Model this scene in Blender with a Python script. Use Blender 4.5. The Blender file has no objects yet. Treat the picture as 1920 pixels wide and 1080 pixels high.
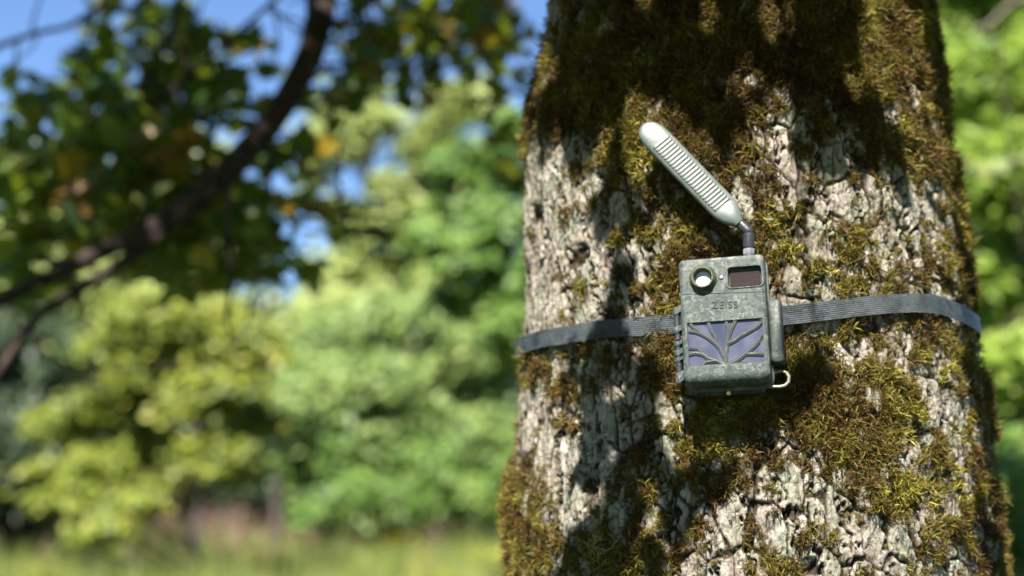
import bpy, math, random
import numpy as np
from mathutils import Vector, Matrix, Euler
random.seed(7)
RNG = np.random.default_rng(11)
SC = bpy.context.scene
COL = SC.collection

# ------------------------------------------------------------------ camera, world, sun, exposure
FPX = 1920 * 50 / 36
HOR = 930.0
PITCH = math.atan((HOR - 540) / FPX)
CAMZ = 1.3
cd = bpy.data.cameras.new('camera'); cam = bpy.data.objects.new('camera', cd); COL.objects.link(cam)
cam.location = (0, 0, CAMZ); cam.rotation_euler = (math.pi / 2 + PITCH, 0, 0)
cd.lens = 50; cd.sensor_width = 36; cd.clip_start = 0.05; cd.clip_end = 900
cd.dof.use_dof = True; cd.dof.focus_distance = 1.285; cd.dof.aperture_fstop = 2.7
SC.camera = cam
SUN = Vector((-0.17, -0.60, 0.78)).normalized()
w = bpy.data.worlds.new('World'); SC.world = w; w.use_nodes = True
nt = w.node_tree; nt.nodes.clear()
sky = nt.nodes.new('ShaderNodeTexSky'); sky.sky_type = 'NISHITA'; sky.sun_disc = False
sky.sun_elevation = math.asin(SUN.z); sky.sun_rotation = math.atan2(SUN.x, SUN.y)
sky.air_density = 0.75; sky.dust_density = 0.0; sky.ozone_density = 6.0
bg = nt.nodes.new('ShaderNodeBackground'); bg.inputs['Strength'].default_value = 0.055
wo = nt.nodes.new('ShaderNodeOutputWorld')
nt.links.new(sky.outputs[0], bg.inputs[0]); nt.links.new(bg.outputs[0], wo.inputs[0])
sl = bpy.data.lights.new('sun', 'SUN'); sl.energy = 5.0; sl.angle = math.radians(0.5); sl.color = (1, .95, .86)
so = bpy.data.objects.new('sun', sl); COL.objects.link(so)
so.rotation_euler = SUN.to_track_quat('Z', 'Y').to_euler(); so.location = SUN * 20
SC.view_settings.view_transform = 'Standard'; SC.view_settings.look = 'None'
SC.view_settings.gamma = 1; SC.view_settings.use_curve_mapping = False
SC.view_settings.exposure = 2.05
SC.render.engine = 'CYCLES'
SC.cycles.use_denoising = True
SC.cycles.max_bounces = 7; SC.cycles.diffuse_bounces = 4; SC.cycles.transparent_max_bounces = 8
SC.cycles.sample_clamp_indirect = 6.0
SC.cycles.use_adaptive_sampling = True; SC.cycles.adaptive_threshold = 0.012

# ------------------------------------------------------------------ pixel <-> world helpers
FWD = np.array([0, math.cos(PITCH), math.sin(PITCH)])
UPV = np.array([0, -math.sin(PITCH), math.cos(PITCH)])
def ray(px, py):
    return FWD + np.array([(px - 960) / FPX, 0, 0]) + UPV * ((540 - py) / FPX)
def at(px, py, Y):
    d = ray(px, py); return np.array([0, 0, CAMZ]) + d * (Y / d[1])
def project(P):
    P = np.asarray(P, float) - np.array([0, 0, CAMZ])
    dep = P @ FWD
    dep = np.where(np.abs(dep) < 1e-6, 1e-6, dep)
    return 960 + P[..., 0] / dep * FPX, 540 - (P @ UPV) / dep * FPX

# ------------------------------------------------------------------ numpy noise
def _hash(ix, iy, seed):
    h = (ix.astype(np.int64) * 374761393 + iy.astype(np.int64) * 668265263 + seed * 1442695041) & 0xffffffff
    h = ((h ^ (h >> 13)) * 1274126177) & 0xffffffff
    return (h ^ (h >> 16)) & 0xffffffff
def pn(x, y, seed=0):
    xi = np.floor(x); yi = np.floor(y); fx = x - xi; fy = y - yi
    u = fx * fx * fx * (fx * (fx * 6 - 15) + 10); v = fy * fy * fy * (fy * (fy * 6 - 15) + 10)
    def g(a, b):
        t = _hash(xi + a, yi + b, seed) * (2 * math.pi / 4294967296.0)
        return np.cos(t) * (fx - a) + np.sin(t) * (fy - b)
    n0 = g(0, 0) * (1 - u) + g(1, 0) * u; n1 = g(0, 1) * (1 - u) + g(1, 1) * u
    return (n0 * (1 - v) + n1 * v) * 1.5
def fbm(x, y, o=4, seed=0):
    r = 0; a = 1.0; t = 0
    for k in range(o):
        r = r + a * pn(x * 2 ** k, y * 2 ** k, seed + k * 17); t += a; a *= .5
    return r / t * 1.5
def worley(x, y, seed=0, jit=.9):
    xi = np.floor(x); yi = np.floor(y)
    f1 = np.full(x.shape, 9.); f2 = f1.copy(); rid = np.zeros(x.shape)
    for a in (-1, 0, 1):
        for b in (-1, 0, 1):
            h1 = _hash(xi + a, yi + b, seed); h2 = _hash(xi + a, yi + b, seed + 77)
            dx = xi + a + .5 + jit * (h1 / 4294967296.0 - .5) - x
            dy = yi + b + .5 + jit * (h2 / 4294967296.0 - .5) - y
            d = np.sqrt(dx * dx + dy * dy)
            c = d < f1
            f2 = np.where(c, f1, np.minimum(f2, d)); rid = np.where(c, (h1 ^ h2) % 1000 / 1000., rid); f1 = np.where(c, d, f1)
    return f1, f2, rid
def sstep(a, b, x):
    t = np.clip((x - a) / (b - a), 0, 1); return t * t * (3 - 2 * t)

# ------------------------------------------------------------------ object helpers
def tag(o, label=None, cat=None, group=None, kind=None):
    if label: o['label'] = label
    if cat: o['category'] = cat
    if group: o['group'] = group
    if kind: o['kind'] = kind
    return o
def empty(name, loc=(0, 0, 0)):
    o = bpy.data.objects.new(name, None); COL.objects.link(o); o.location = loc
    o.empty_display_size = .05
    return o
def np_mesh(name, V, F, mat=None, attrs=None, smooth=True):
    V = np.ascontiguousarray(V, dtype=np.float32).reshape(-1, 3); F = np.ascontiguousarray(F, dtype=np.int32)
    k = F.shape[1]
    me = bpy.data.meshes.new(name)
    me.vertices.add(len(V)); me.vertices.foreach_set('co', V.ravel())
    me.loops.add(F.size); me.loops.foreach_set('vertex_index', F.ravel())
    me.polygons.add(len(F)); me.polygons.foreach_set('loop_start', np.arange(0, F.size, k, dtype=np.int32))
    try: me.polygons.foreach_set('loop_total', np.full(len(F), k, dtype=np.int32))
    except Exception: pass
    for an, (dom, arr) in (attrs or {}).items():
        a = me.attributes.new(an, 'FLOAT', dom); a.data.foreach_set('value', np.ascontiguousarray(arr, dtype=np.float32).ravel())
    me.update(calc_edges=True); me.validate()
    me.polygons.foreach_set('use_smooth', np.full(len(me.polygons), smooth, dtype=bool))
    if mat: me.materials.append(mat)
    return me
def link(name, me, parent=None, loc=None):
    o = bpy.data.objects.new(name, me); COL.objects.link(o)
    if parent is not None: o.parent = parent
    if loc is not None: o.location = loc
    return o
class MB:
    """collects faces of one part"""
    def __init__(s): s.v = []; s.f = []
    def add(s, vs, fs):
        n = len(s.v); s.v += [tuple(map(float, v)) for v in vs]; s.f += [tuple(i + n for i in f) for f in fs]; return s
    def tube(s, pts, rad, seg=10, cap=True, flat=None):
        pts = [Vector(p) for p in pts]; n = len(pts)
        rad = rad if hasattr(rad, '__len__') else [rad] * n
        t0 = (pts[1] - pts[0]).normalized()
        ref = Vector((0, 0, 1)) if abs(t0.z) < .9 else Vector((1, 0, 0))
        side = t0.cross(ref).normalized(); vs = []; fs = []
        for i in range(n):
            t = (pts[min(i + 1, n - 1)] - pts[max(i - 1, 0)])
            t = t.normalized() if t.length > 1e-9 else t0
            side = (side - t * side.dot(t)).normalized(); up = t.cross(side)
            for k in range(seg):
                a = 2 * math.pi * k / seg
                vs.append(pts[i] + (side * math.cos(a) + up * math.sin(a)) * rad[i])
        for i in range(n - 1):
            for k in range(seg):
                k2 = (k + 1) % seg; fs.append((i * seg + k, i * seg + k2, (i + 1) * seg + k2, (i + 1) * seg + k))
        if cap: fs.append(tuple(range(seg))[::-1]); fs.append(tuple((n - 1) * seg + k for k in range(seg)))
        return s.add(vs, fs)
    def loft(s, layers, cap=True):
        m = len(layers[0]); vs = [p for L in layers for p in L]; fs = []
        for i in range(len(layers) - 1):
            for k in range(m):
                k2 = (k + 1) % m; fs.append((i * m + k, i * m + k2, (i + 1) * m + k2, (i + 1) * m + k))
        if cap: fs.append(tuple(range(m))[::-1]); fs.append(tuple((len(layers) - 1) * m + k for k in range(m)))
        return s.add(vs, fs)
    def box(s, c, h):
        vs = [(c[0] + a * h[0], c[1] + b * h[1], c[2] + d * h[2]) for a in (-1, 1) for b in (-1, 1) for d in (-1, 1)]
        return s.add(vs, [(0, 1, 3, 2), (4, 6, 7, 5), (0, 4, 5, 1), (2, 3, 7, 6), (0, 2, 6, 4), (1, 5, 7, 3)])
    def mesh(s, name, mat, smooth=True, sharp=35):
        import bmesh
        me = bpy.data.meshes.new(name); me.from_pydata(s.v, [], s.f); me.materials.append(mat)
        bm = bmesh.new(); bm.from_mesh(me); bmesh.ops.recalc_face_normals(bm, faces=bm.faces[:])
        for f in bm.faces: f.smooth = smooth
        for e in bm.edges:
            if len(e.link_faces) == 2 and e.calc_face_angle(0) > math.radians(sharp): e.smooth = False
        bm.to_mesh(me); bm.free(); return me
    def build(s, name, mat, parent=None, **k): return link(name, s.mesh(name, mat, **k), parent)
def rrect(x0, x1, z0, z1, r, y, n=5, rb=None):
    """rounded rectangle outline in the XZ plane at depth y"""
    rb = r if rb is None else rb; P = []
    for cx, cz, a0, q in ((x1, z1, 0, r), (x0, z1, 90, r), (x0, z0, 180, rb), (x1, z0, 270, rb)):
        sx = -1 if cx == x1 else 1; sz = -1 if cz == z1 else 1
        for k in range(n + 1):
            a = math.radians(a0 + 90 * k / n)
            P.append((cx + sx * q + q * math.cos(a), y, cz + sz * q + q * math.sin(a)))
    return P
def boolean_cut(obj, cutters):
    for c in cutters:
        m = obj.modifiers.new('cut', 'BOOLEAN'); m.operation = 'DIFFERENCE'; m.solver = 'EXACT'; m.object = c
    bpy.context.view_layer.update()
    dg = bpy.context.evaluated_depsgraph_get()
    me = bpy.data.meshes.new_from_object(obj.evaluated_get(dg)); obj.modifiers.clear()
    mats = list(obj.data.materials); obj.data = me; me.materials.clear(); me.materials.append(mats[0])
    import bmesh
    bm = bmesh.new(); bm.from_mesh(me)
    for f in bm.faces: f.smooth = True; f.material_index = 0
    for e in bm.edges:
        if len(e.link_faces) == 2 and e.calc_face_angle(0) > math.radians(32): e.smooth = False
    bm.to_mesh(me); bm.free()
    for c in cutters: bpy.data.objects.remove(c)

# ------------------------------------------------------------------ materials
class NT:
    def __init__(s, name):
        s.m = bpy.data.materials.new(name); s.m.use_nodes = True; s.t = s.m.node_tree; s.t.nodes.clear()
        s.out = s.t.nodes.new('ShaderNodeOutputMaterial')
    def n(s, typ, **k):
        nd = s.t.nodes.new(typ)
        for a, b in k.items(): setattr(nd, a, b)
        return nd
    def set(s, sock, v):
        if isinstance(v, bpy.types.NodeSocket): s.t.links.new(v, sock)
        elif isinstance(v, (tuple, list)) and len(v) == 3 and sock.type == 'RGBA': sock.default_value = (*v, 1)
        else: sock.default_value = v
    def coord(s, which='Object'): return s.n('ShaderNodeTexCoord').outputs[which]
    def map(s, vec, scale):
        m = s.n('ShaderNodeMapping'); s.set(m.inputs['Vector'], vec); m.inputs['Scale'].default_value = scale; return m.outputs[0]
    def noise(s, vec, scale, detail=4, rough=.55, dist=0.):
        a = s.n('ShaderNodeTexNoise'); s.set(a.inputs['Vector'], vec); a.inputs['Scale'].default_value = scale
        a.inputs['Detail'].default_value = detail; a.inputs['Roughness'].default_value = rough; a.inputs['Distortion'].default_value = dist
        return a.outputs['Fac']
    def attr(s, name): return s.n('ShaderNodeAttribute', attribute_name=name).outputs['Fac']
    def ramp(s, fac, stops, interp='LINEAR'):
        r = s.n('ShaderNodeValToRGB'); s.set(r.inputs[0], fac); cr = r.color_ramp; cr.interpolation = interp
        while len(cr.elements) < len(stops): cr.elements.new(.5)
        for e, (p, c) in zip(cr.elements, stops):
            e.position = p; e.color = (*c, 1) if len(c) == 3 else c
        return r.outputs[0]
    def rng(s, v, a, b, c=0., d=1.):
        m = s.n('ShaderNodeMapRange'); s.set(m.inputs[0], v)
        for i, q in enumerate((a, b, c, d)): m.inputs[i + 1].default_value = q
        return m.outputs[0]
    def mix(s, f, a, b, mode='MIX'):
        m = s.n('ShaderNodeMix', data_type='RGBA', blend_type=mode); s.set(m.inputs[0], f); s.set(m.inputs[6], a); s.set(m.inputs[7], b); return m.outputs[2]
    def math(s, op, a, b=0.):
        m = s.n('ShaderNodeMath', operation=op); s.set(m.inputs[0], a); s.set(m.inputs[1], b); return m.outputs[0]
    def bump(s, h, dist, strength=1.):
        b = s.n('ShaderNodeBump'); s.set(b.inputs['Height'], h); b.inputs['Distance'].default_value = dist; b.inputs['Strength'].default_value = strength
        return b.outputs[0]
    def bsdf(s, color, rough=.6, metal=0., spec=.5, normal=None, coat=0., trans=None):
        b = s.n('ShaderNodeBsdfPrincipled'); s.set(b.inputs['Base Color'], color); s.set(b.inputs['Roughness'], rough)
        b.inputs['Metallic'].default_value = metal; b.inputs['Specular IOR Level'].default_value = spec
        b.inputs['Coat Weight'].default_value = coat; b.inputs['Coat Roughness'].default_value = .08
        if normal: s.set(b.inputs['Normal'], normal)
        o = b.outputs[0]
        if trans is not None:
            t = s.n('ShaderNodeBsdfTranslucent'); s.set(t.inputs[0], trans[1])
            if normal: s.set(t.inputs['Normal'], normal)
            x = s.n('ShaderNodeMixShader'); x.inputs[0].default_value = trans[0]
            s.t.links.new(o, x.inputs[1]); s.t.links.new(t.outputs[0], x.inputs[2]); o = x.outputs[0]
        s.t.links.new(o, s.out.inputs[0]); return s.m

def mat_leaf(name, stops, tcol, tf=.4, rough=.5, nscale=1.2, spec=.35, rand=False):
    M = NT(name)
    if rand: v = M.n('ShaderNodeObjectInfo').outputs['Random']
    else:
        geo = M.n('ShaderNodeNewGeometry').outputs['Position']
        v = M.math('ADD', M.math('MULTIPLY', M.attr('tone'), .62), M.math('MULTIPLY', M.noise(geo, nscale, 2), .38))
    c = M.ramp(v, stops)
    tc = M.mix(.5, c, tcol)
    return M.bsdf(c, rough, spec=spec, trans=(tf, tc))
def mat_simple(name, col, rough=.5, metal=0., spec=.5, coat=0., var=.25, scale=60, bump=0.):
    M = NT(name); n = M.noise(M.coord(), scale, 4)
    c = M.mix(M.rng(n, .3, .7), tuple(x * (1 - var) for x in col), tuple(min(1, x * (1 + var)) for x in col))
    return M.bsdf(c, M.rng(n, .3, .7, max(0, rough - .08), rough + .08), metal, spec, M.bump(n, bump) if bump else None, coat)

# ------------------------------------------------------------------ ground (setting)
def ground():
    M = NT('meadow_soil'); p = M.coord()
    c = M.ramp(M.noise(p, .6, 6), [(.3, (.035, .05, .014)), (.5, (.06, .085, .02)), (.7, (.09, .075, .035))])
    m = M.bsdf(c, .95, spec=.1, normal=M.bump(M.noise(p, 9, 5), .04))
    n = 90
    xs = np.sign(np.linspace(-1, 1, n)) * np.abs(np.linspace(-1, 1, n)) ** 2.4 * 420; X, Y = np.meshgrid(xs, xs)
    r = np.hypot(X, Y)
    Z = .10 * pn(X * .09, Y * .09, 5) * sstep(3, 12, r) + 1.5 * pn(X * .01, Y * .01, 8) * sstep(40, 140, r)
    V = np.stack([X, Y, Z], -1).reshape(-1, 3)
    i = np.arange(n - 1); I, J = np.meshgrid(i, i); a = (J * n + I).ravel()
    o = link('ground', np_mesh('ground', V, np.stack([a, a + 1, a + n + 1, a + n], 1), m))
    tag(o, 'grassy meadow floor running back to the trees', kind='structure')
ground()

# ------------------------------------------------------------------ the mossy trunk
TY = 1.6
PROF = [(-260, 1036, 1712), (0, 1026, 1734), (110, 1010, 1755), (200, 994, 1771), (300, 986, 1787), (420, 986, 1800), (540, 988, 1812),
        (650, 984, 1822), (730, 978, 1834), (800, 974, 1842), (880, 966, 1850), (960, 957, 1860), (1080, 962, 1868), (1300, 935, 1895)]
_z, _x, _r = [], [], []
for py, xl, xr in PROF:
    dl, dr = ray(xl, py), ray(xr, py)
    al, ar = math.atan2(dl[0], dl[1]), math.atan2(dr[0], dr[1]); ac, ah = (al + ar) / 2, (ar - al) / 2
    xc = TY * math.tan(ac); Dc = math.hypot(xc, TY)
    dm = ray((xl + xr) / 2, py)
    _z.append(CAMZ + Dc * math.cos(ah) * .985 * dm[2] / math.hypot(dm[0], dm[1])); _x.append(xc); _r.append(Dc * math.sin(ah))
_z, _x, _r = (np.array(q[::-1]) for q in (_z, _x, _r))
_zz = np.concatenate([[-.2, .0, .25, .6, .9], _z, [2.6, 3.4, 4.6, 6.5]])
_xx = np.concatenate([[_x[0] + .03] * 2, [_x[0] + .025, _x[0] + .012, _x[0] + .004], _x, [_x[-1] - .02, _x[-1] - .06, _x[-1] - .1, _x[-1] - .15]])
_rr = np.concatenate([[.46, .42, .35, .305, .292], _r, [.215, .20, .17, .12]])
_g = np.linspace(-.2, 6.5, 1400)
_k = np.exp(-np.linspace(-2, 2, 17) ** 2); _k /= _k.sum()
def _sm(a):
    a = np.interp(_g, _zz, a); return np.convolve(np.pad(a, 8, 'edge'), _k, 'valid')
_XC, _RC = _sm(_xx), _sm(_rr)
def axis_x(z): return np.interp(z, _g, _XC)
def rad_z(z): return np.interp(z, _g, _RC)
TH0 = -math.atan2(.27, 1.6)
def tsurf(th, z, h=0.):
    R = rad_z(z) + h; a = th + TH0
    return np.stack([axis_x(z) + np.sin(a) * R, TY - np.cos(a) * R, z + 0 * R], -1)
GX = np.array([1000, 1075, 1150, 1225, 1300, 1375, 1450, 1525, 1600, 1675, 1750, 1825.]); GY = np.array([45 + 90 * k for k in range(12)], float)
MOSS = np.array([[int(c) for c in r] for r in [
    '178999999899', '599999999778', '889799568767', '247887444667', '144684744348', '124788757556',
    '145688547664', '565799987656', '383588999746', '323688688765', '537664335767', '766846655356']], float) / 9
LIT = np.array([[int(c) for c in r] for r in [
    '110000310610', '110000001620', '000000510262', '230012511156', '461126888336', '673578887346',
    '962689887432', '931168327893', '930000002694', '940000368784', '821113566764', '411157554653']], float) / 9
def gridval(G, px, py):
    fx = np.clip((px - GX[0]) / 75, 0, 10.999); fy = np.clip((py - GY[0]) / 90, 0, 10.999)
    i = fx.astype(int); j = fy.astype(int); u = fx - i; v = fy - j
    return (G[j, i] * (1 - u) + G[j, i + 1] * u) * (1 - v) + (G[j + 1, i] * (1 - u) + G[j + 1, i + 1] * u) * v
def trunk_fields(th, z):
    s = th * .25
    px, py = project(tsurf(np.clip(th, -1.45, 1.45), np.clip(z, 1.12, 2.0)))
    wx = .006 * pn(s * 28, z * 16, 3) + .0022 * pn(s * 90, z * 60, 4) + .0008 * pn(s * 260, z * 200, 6); wz = .011 * pn(s * 22, z * 14, 9) + .003 * pn(s * 80, z * 80, 14)
    lean = .13 * (z - 1.5)
    sx = s + wx + lean; sz = z + wz
    wl = sstep(1165, 1060, px)
    f1, f2, rid = worley(sx / .025, sz / .052, 21); e = f2 - f1
    l1, l2, rl = worley(sx / .015, sz / .085, 22); e = e * (1 - wl) + (l2 - l1) * wl; rid = np.where(wl > .5, rl, rid)
    g1, g2, _ = worley(sx / .034 + .25 * pn(s * 200, z * 90, 12), sz / .22, 31); eg = g2 - g1
    q1, q2, rq = worley(sx / .0085 + pn(s * 150, z * 60, 2) * .3, sz / .017, 41); eq = q2 - q1
    plate = sstep(.0, .13, e)
    deep = sstep(.0, .13, eg)
    crack = sstep(.0, .22, eq)
    h = .0042 * plate + .0040 * (rid - .5) * plate + .0075 * deep + .0009 * crack + .0010 * (rq - .5)
    h += .0020 * fbm(s * 60, z * 34, 3, 50) + .0013 * fbm(s * 300, z * 85, 3, 60)
    h += .007 * fbm(s * 7, z * 4, 2, 70)
    d = gridval(MOSS, px, py)
    mn = .34 * fbm(s * 24, z * 19, 3, 80) + .50 * fbm(s * 62, z * 40, 3, 85) + .38 * fbm(s * 150, z * 100, 2, 90)
    brown = sstep(-.1, .5, fbm(s * 14, z * 11, 3, 120))
    m = sstep(-.12, .16, d * 1.2 - .85 + mn)
    # cushions standing out at the left and right rims
    h += m * (.0012 + .0045 * fbm(s * 45, z * 45, 3, 95))
    bl = np.exp(-((px - 965) / 60) ** 2 - ((py - 940) / 75) ** 2); h += .006 * bl; m = np.maximum(m, bl * 1.2 * (mn > -.25))
    furrow = 1 - np.minimum(.2 + .8 * plate, .05 + .95 * deep)
    return h, np.clip(m, 0, 1), furrow, rid, 1 - crack, px, py
ths = np.concatenate([np.linspace(-1.85, 1.85, 760), np.linspace(1.85, 2 * math.pi - 1.85, 70)[1:-1]])
zs = np.concatenate([np.linspace(-.15, 1.09, 60)[:-1], np.linspace(1.09, 1.98, 700), np.linspace(1.98, 6.4, 110)[1:]])
TH, ZZ = np.meshgrid(ths, zs)
H, MM, FUR, RID, CRK, _, _ = trunk_fields(np.where(TH > math.pi, TH - 2 * math.pi, TH), ZZ)
H -= .011
P = tsurf(TH, ZZ, H)
nr, nc = TH.shape
ii, jj = np.meshgrid(np.arange(nc), np.arange(nr - 1)); a = (jj * nc + ii).ravel(); b = (jj * nc + (ii + 1) % nc).ravel()
Fq = np.stack([a, b, b + nc, a + nc], 1)
def mat_bark():
    M = NT('mossy_bark'); p = M.coord()
    moss, fur, pl, ck = M.attr('moss'), M.attr('furrow'), M.attr('plate'), M.attr('crack')
    pv = M.map(p, (1, 1, .45))
    n1 = M.noise(p, 9, 5, .6); n2 = M.noise(pv, 75, 5, .65); n3 = M.noise(p, 330, 4, .7); n4 = M.noise(p, 26, 4, .6)
    base = M.ramp(n2, [(.28, (.055, .043, .032)), (.39, (.15, .128, .102)), (.50, (.27, .248, .212)), (.68, (.42, .395, .35))])
    pink = M.mix(M.rng(n1, .42, .62), base, (0.281, 0.229, 0.204)); pink = M.mix(.35, base, pink); pink = M.mix(M.rng(M.noise(p, 17, 5, .65), .5, .68, 0, .75), pink, (0.096, 0.070, 0.048))
    lich = M.mix(M.rng(n4, .48, .62, 0, .75), pink, M.ramp(n3, [(.3, (0.126, 0.148, 0.096)), (.7, (0.266, 0.289, 0.222))]))
    tint = M.mix(M.rng(pl, 0, 1, 0, .35), lich, (.20, .17, .13), 'MIX')
    ckd = M.mix(M.math('MULTIPLY', M.rng(ck, .25, 1.), M.rng(n4, .3, .6, .25, .75)), tint, (.045, .033, .024))
    spk = M.mix(M.rng(n3, .58, .68, 0, .7), ckd, (.055, .042, .03)); spk = M.mix(M.rng(M.noise(M.map(p, (1, 1, .25)), 130, 4, .7), .57, .64, 0, .6), spk, (.06, .045, .032))
    f = M.mix(M.rng(fur, .15, .70), spk, (.028, .02, .014))
    mc = M.ramp(n3, [(.3, (.025, .017, .008)), (.55, (.06, .045, .012)), (.75, (.10, .09, .02))])
    c = M.mix(M.rng(moss, .15, .6), f, mc)
    hgt = M.math('ADD', M.math('MULTIPLY', n3, .5), M.math('ADD', M.noise(M.map(p, (1, 1, .3)), 260, 4, .7), M.math('MULTIPLY', n2, 1.2)))
    return M.bsdf(c, .88, spec=.2, normal=M.bump(hgt, .0032, 1.))
mossy_tree = empty('mossy_tree', (float(axis_x(0.)), TY, 0)); bpy.context.view_layer.update()
tag(mossy_tree, 'large mossy tree trunk with pale cracked bark carrying the strapped camera', 'tree')
OFF = np.array([float(axis_x(0.)), TY, 0.])
trunk_me = np_mesh('trunk', (P.reshape(-1, 3) - OFF), Fq, mat_bark(), {'moss': ('POINT', MM), 'furrow': ('POINT', FUR), 'plate': ('POINT', RID), 'crack': ('POINT', CRK)})
link('trunk', trunk_me, mossy_tree)

# ------------------------------------------------------------------ scattered stuff by geometry nodes
def instancer(name, pts, eul, scl, idx, coll, parent=None):
    me = bpy.data.meshes.new(name); n = len(pts)
    me.vertices.add(n); me.vertices.foreach_set('co', np.ascontiguousarray(pts, dtype=np.float32).ravel())
    a = me.attributes.new('rot', 'FLOAT_VECTOR', 'POINT'); a.data.foreach_set('vector', np.ascontiguousarray(eul, dtype=np.float32).ravel())
    a = me.attributes.new('scl', 'FLOAT', 'POINT'); a.data.foreach_set('value', np.ascontiguousarray(scl, dtype=np.float32).ravel())
    a = me.attributes.new('idx', 'INT', 'POINT'); a.data.foreach_set('value', np.ascontiguousarray(idx, dtype=np.int32).ravel())
    o = link(name, me, parent)
    g = bpy.data.node_groups.new(name + '_scatter', 'GeometryNodeTree')
    g.interface.new_socket('Geometry', in_out='INPUT', socket_type='NodeSocketGeometry')
    g.interface.new_socket('Geometry', in_out='OUTPUT', socket_type='NodeSocketGeometry')
    N = g.nodes.new; L = g.links.new
    gi, go = N('NodeGroupInput'), N('NodeGroupOutput')
    ip = N('GeometryNodeInstanceOnPoints'); ci = N('GeometryNodeCollectionInfo')
    ci.inputs['Collection'].default_value = coll; ci.inputs['Separate Children'].default_value = True; ci.inputs['Reset Children'].default_value = True
    def na(t, nm):
        q = N('GeometryNodeInputNamedAttribute'); q.data_type = t; q.inputs['Name'].default_value = nm; return q.outputs[0]
    er = N('FunctionNodeEulerToRotation'); L(na('FLOAT_VECTOR', 'rot'), er.inputs[0])
    L(gi.outputs[0], ip.inputs['Points']); L(ci.outputs[0], ip.inputs['Instance']); ip.inputs['Pick Instance'].default_value = True
    L(na('INT', 'idx'), ip.inputs['Instance Index']); L(er.outputs[0], ip.inputs['Rotation']); L(na('FLOAT', 'scl'), ip.inputs['Scale'])
    L(ip.outputs[0], go.inputs[0])
    m = o.modifiers.new('scatter', 'NODES'); m.node_group = g
    return o
def eulers(Z, spin):
    """xyz euler angles turning +Z to Z with a spin"""
    Z = Z / np.linalg.norm(Z, axis=1, keepdims=True)
    ref = np.where(np.abs(Z[:, 2:3]) < .95, [[0, 0, 1.]], [[1., 0, 0]])
    X = np.cross(ref, Z); X /= np.linalg.norm(X, axis=1, keepdims=True); Y = np.cross(Z, X)
    c, s = np.cos(spin)[:, None], np.sin(spin)[:, None]
    X2 = X * c + Y * s; Y2 = -X * s + Y * c
    r20, r21, r22, r10, r00 = X2[:, 2], Y2[:, 2], Z[:, 2], X2[:, 1], X2[:, 0]
    return np.stack([np.arctan2(r21, r22), np.arcsin(np.clip(-r20, -1, 1)), np.arctan2(r10, r00)], 1)
def blades(n, length, width, spread, segs, curl, rise, rng, twist=.6):
    """n curved tapered ribbons growing out of a small base disc"""
    V, F, T = [], [], []
    for i in range(n):
        a = rng.uniform(0, 2 * math.pi); r = spread * math.sqrt(rng.uniform(0, 1))
        p = np.array([r * math.cos(a), r * math.sin(a), 0.])
        d = np.array([math.cos(a) * rng.uniform(.1, 1.) * (1 - rise), math.sin(a) * rng.uniform(.1, 1.) * (1 - rise), rise + rng.uniform(0, .5)]); d /= np.linalg.norm(d)
        ax = rng.normal(size=3); ax /= np.linalg.norm(ax); L = length * rng.uniform(.55, 1.25); cu = curl * rng.uniform(.2, 1.6)
        side = np.cross(d, rng.normal(size=3)); side /= np.linalg.norm(side); b0 = len(V)
        for k in range(segs + 1):
            t = k / segs; wd = width * (.55 + .9 * t if t < .5 else 1.0) * (1 - t ** 2.2) * .5 + width * .04
            V.append(p - side * wd); V.append(p + side * wd)
            d = d + np.cross(ax, d) * cu / segs; d /= np.linalg.norm(d)
            side = side - d * side.dot(d); side /= np.linalg.norm(side)
            p = p + d * L / segs
        tone = rng.uniform(0, 1)
        for k in range(segs): F.append([b0 + 2 * k, b0 + 2 * k + 1, b0 + 2 * k + 3, b0 + 2 * k + 2]); T.append(tone)
    return np.array(V), np.array(F), np.array(T)
def proto_coll(name, objs_me):
    c = bpy.data.collections.new(name)
    for k, me in enumerate(objs_me): c.objects.link(bpy.data.objects.new('%s_%02d' % (name, k), me))
    return c
def mat_moss():
    M = NT('moss_strands'); geo = M.n('ShaderNodeNewGeometry').outputs['Position']
    v = M.math('ADD', M.math('MULTIPLY', M.attr('tone'), .45), M.math('MULTIPLY', M.noise(geo, 24, 3), 1.3))
    v = M.math('SUBTRACT', M.math('ADD', v, M.math('MULTIPLY', M.noise(geo, 7, 2), .7)), .80)
    c = M.ramp(v, [(.12, (.016, .008, .003)), (.26, (.075, .034, .010)), (.42, (.125, .078, .016)), (.54, (.070, .066, .010)), (.70, (.175, .155, .020)), (.88, (.38, .31, .06))])
    return M.bsdf(c, .6, spec=.25, trans=(.22, M.mix(.5, c, (.24, .22, .025))))
rg = np.random.default_rng(5); mm = mat_moss(); protos = []
for k in range(12):
    V, F, T = blades(20, .0086, .00085, .0046, 4, 2.2, .35, rg)
    protos.append(np_mesh('moss_tuft', V, F, mm, {'tone': ('FACE', T)}))
moss_coll = proto_coll('moss_tuft', protos)
# sample the trunk grid
dPu = np.gradient(P, axis=1); dPv = np.gradient(P, axis=0); NRM = np.cross(dPu, dPv); NRM /= np.linalg.norm(NRM, axis=2, keepdims=True) + 1e-12
_rad = np.stack([np.sin(TH + TH0), -np.cos(TH + TH0), 0 * TH], -1)
NRM *= np.sign((NRM * _rad).sum(2, keepdims=True))
n_c = 150000
ci_ = RNG.integers(0, 759, n_c); ri_ = RNG.integers(59, 758, n_c)
m_ = np.maximum(MM[ri_, ci_], .30 * FUR[ri_, ci_]); _s = ths[ci_] * .25; _cl = np.clip(.55 + 1.5 * pn(_s * 95, zs[ri_] * 95, 33), .12, 1.15); keep = (RNG.random(n_c) < .02 + .62 * m_ ** 1.5 * _cl)
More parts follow.
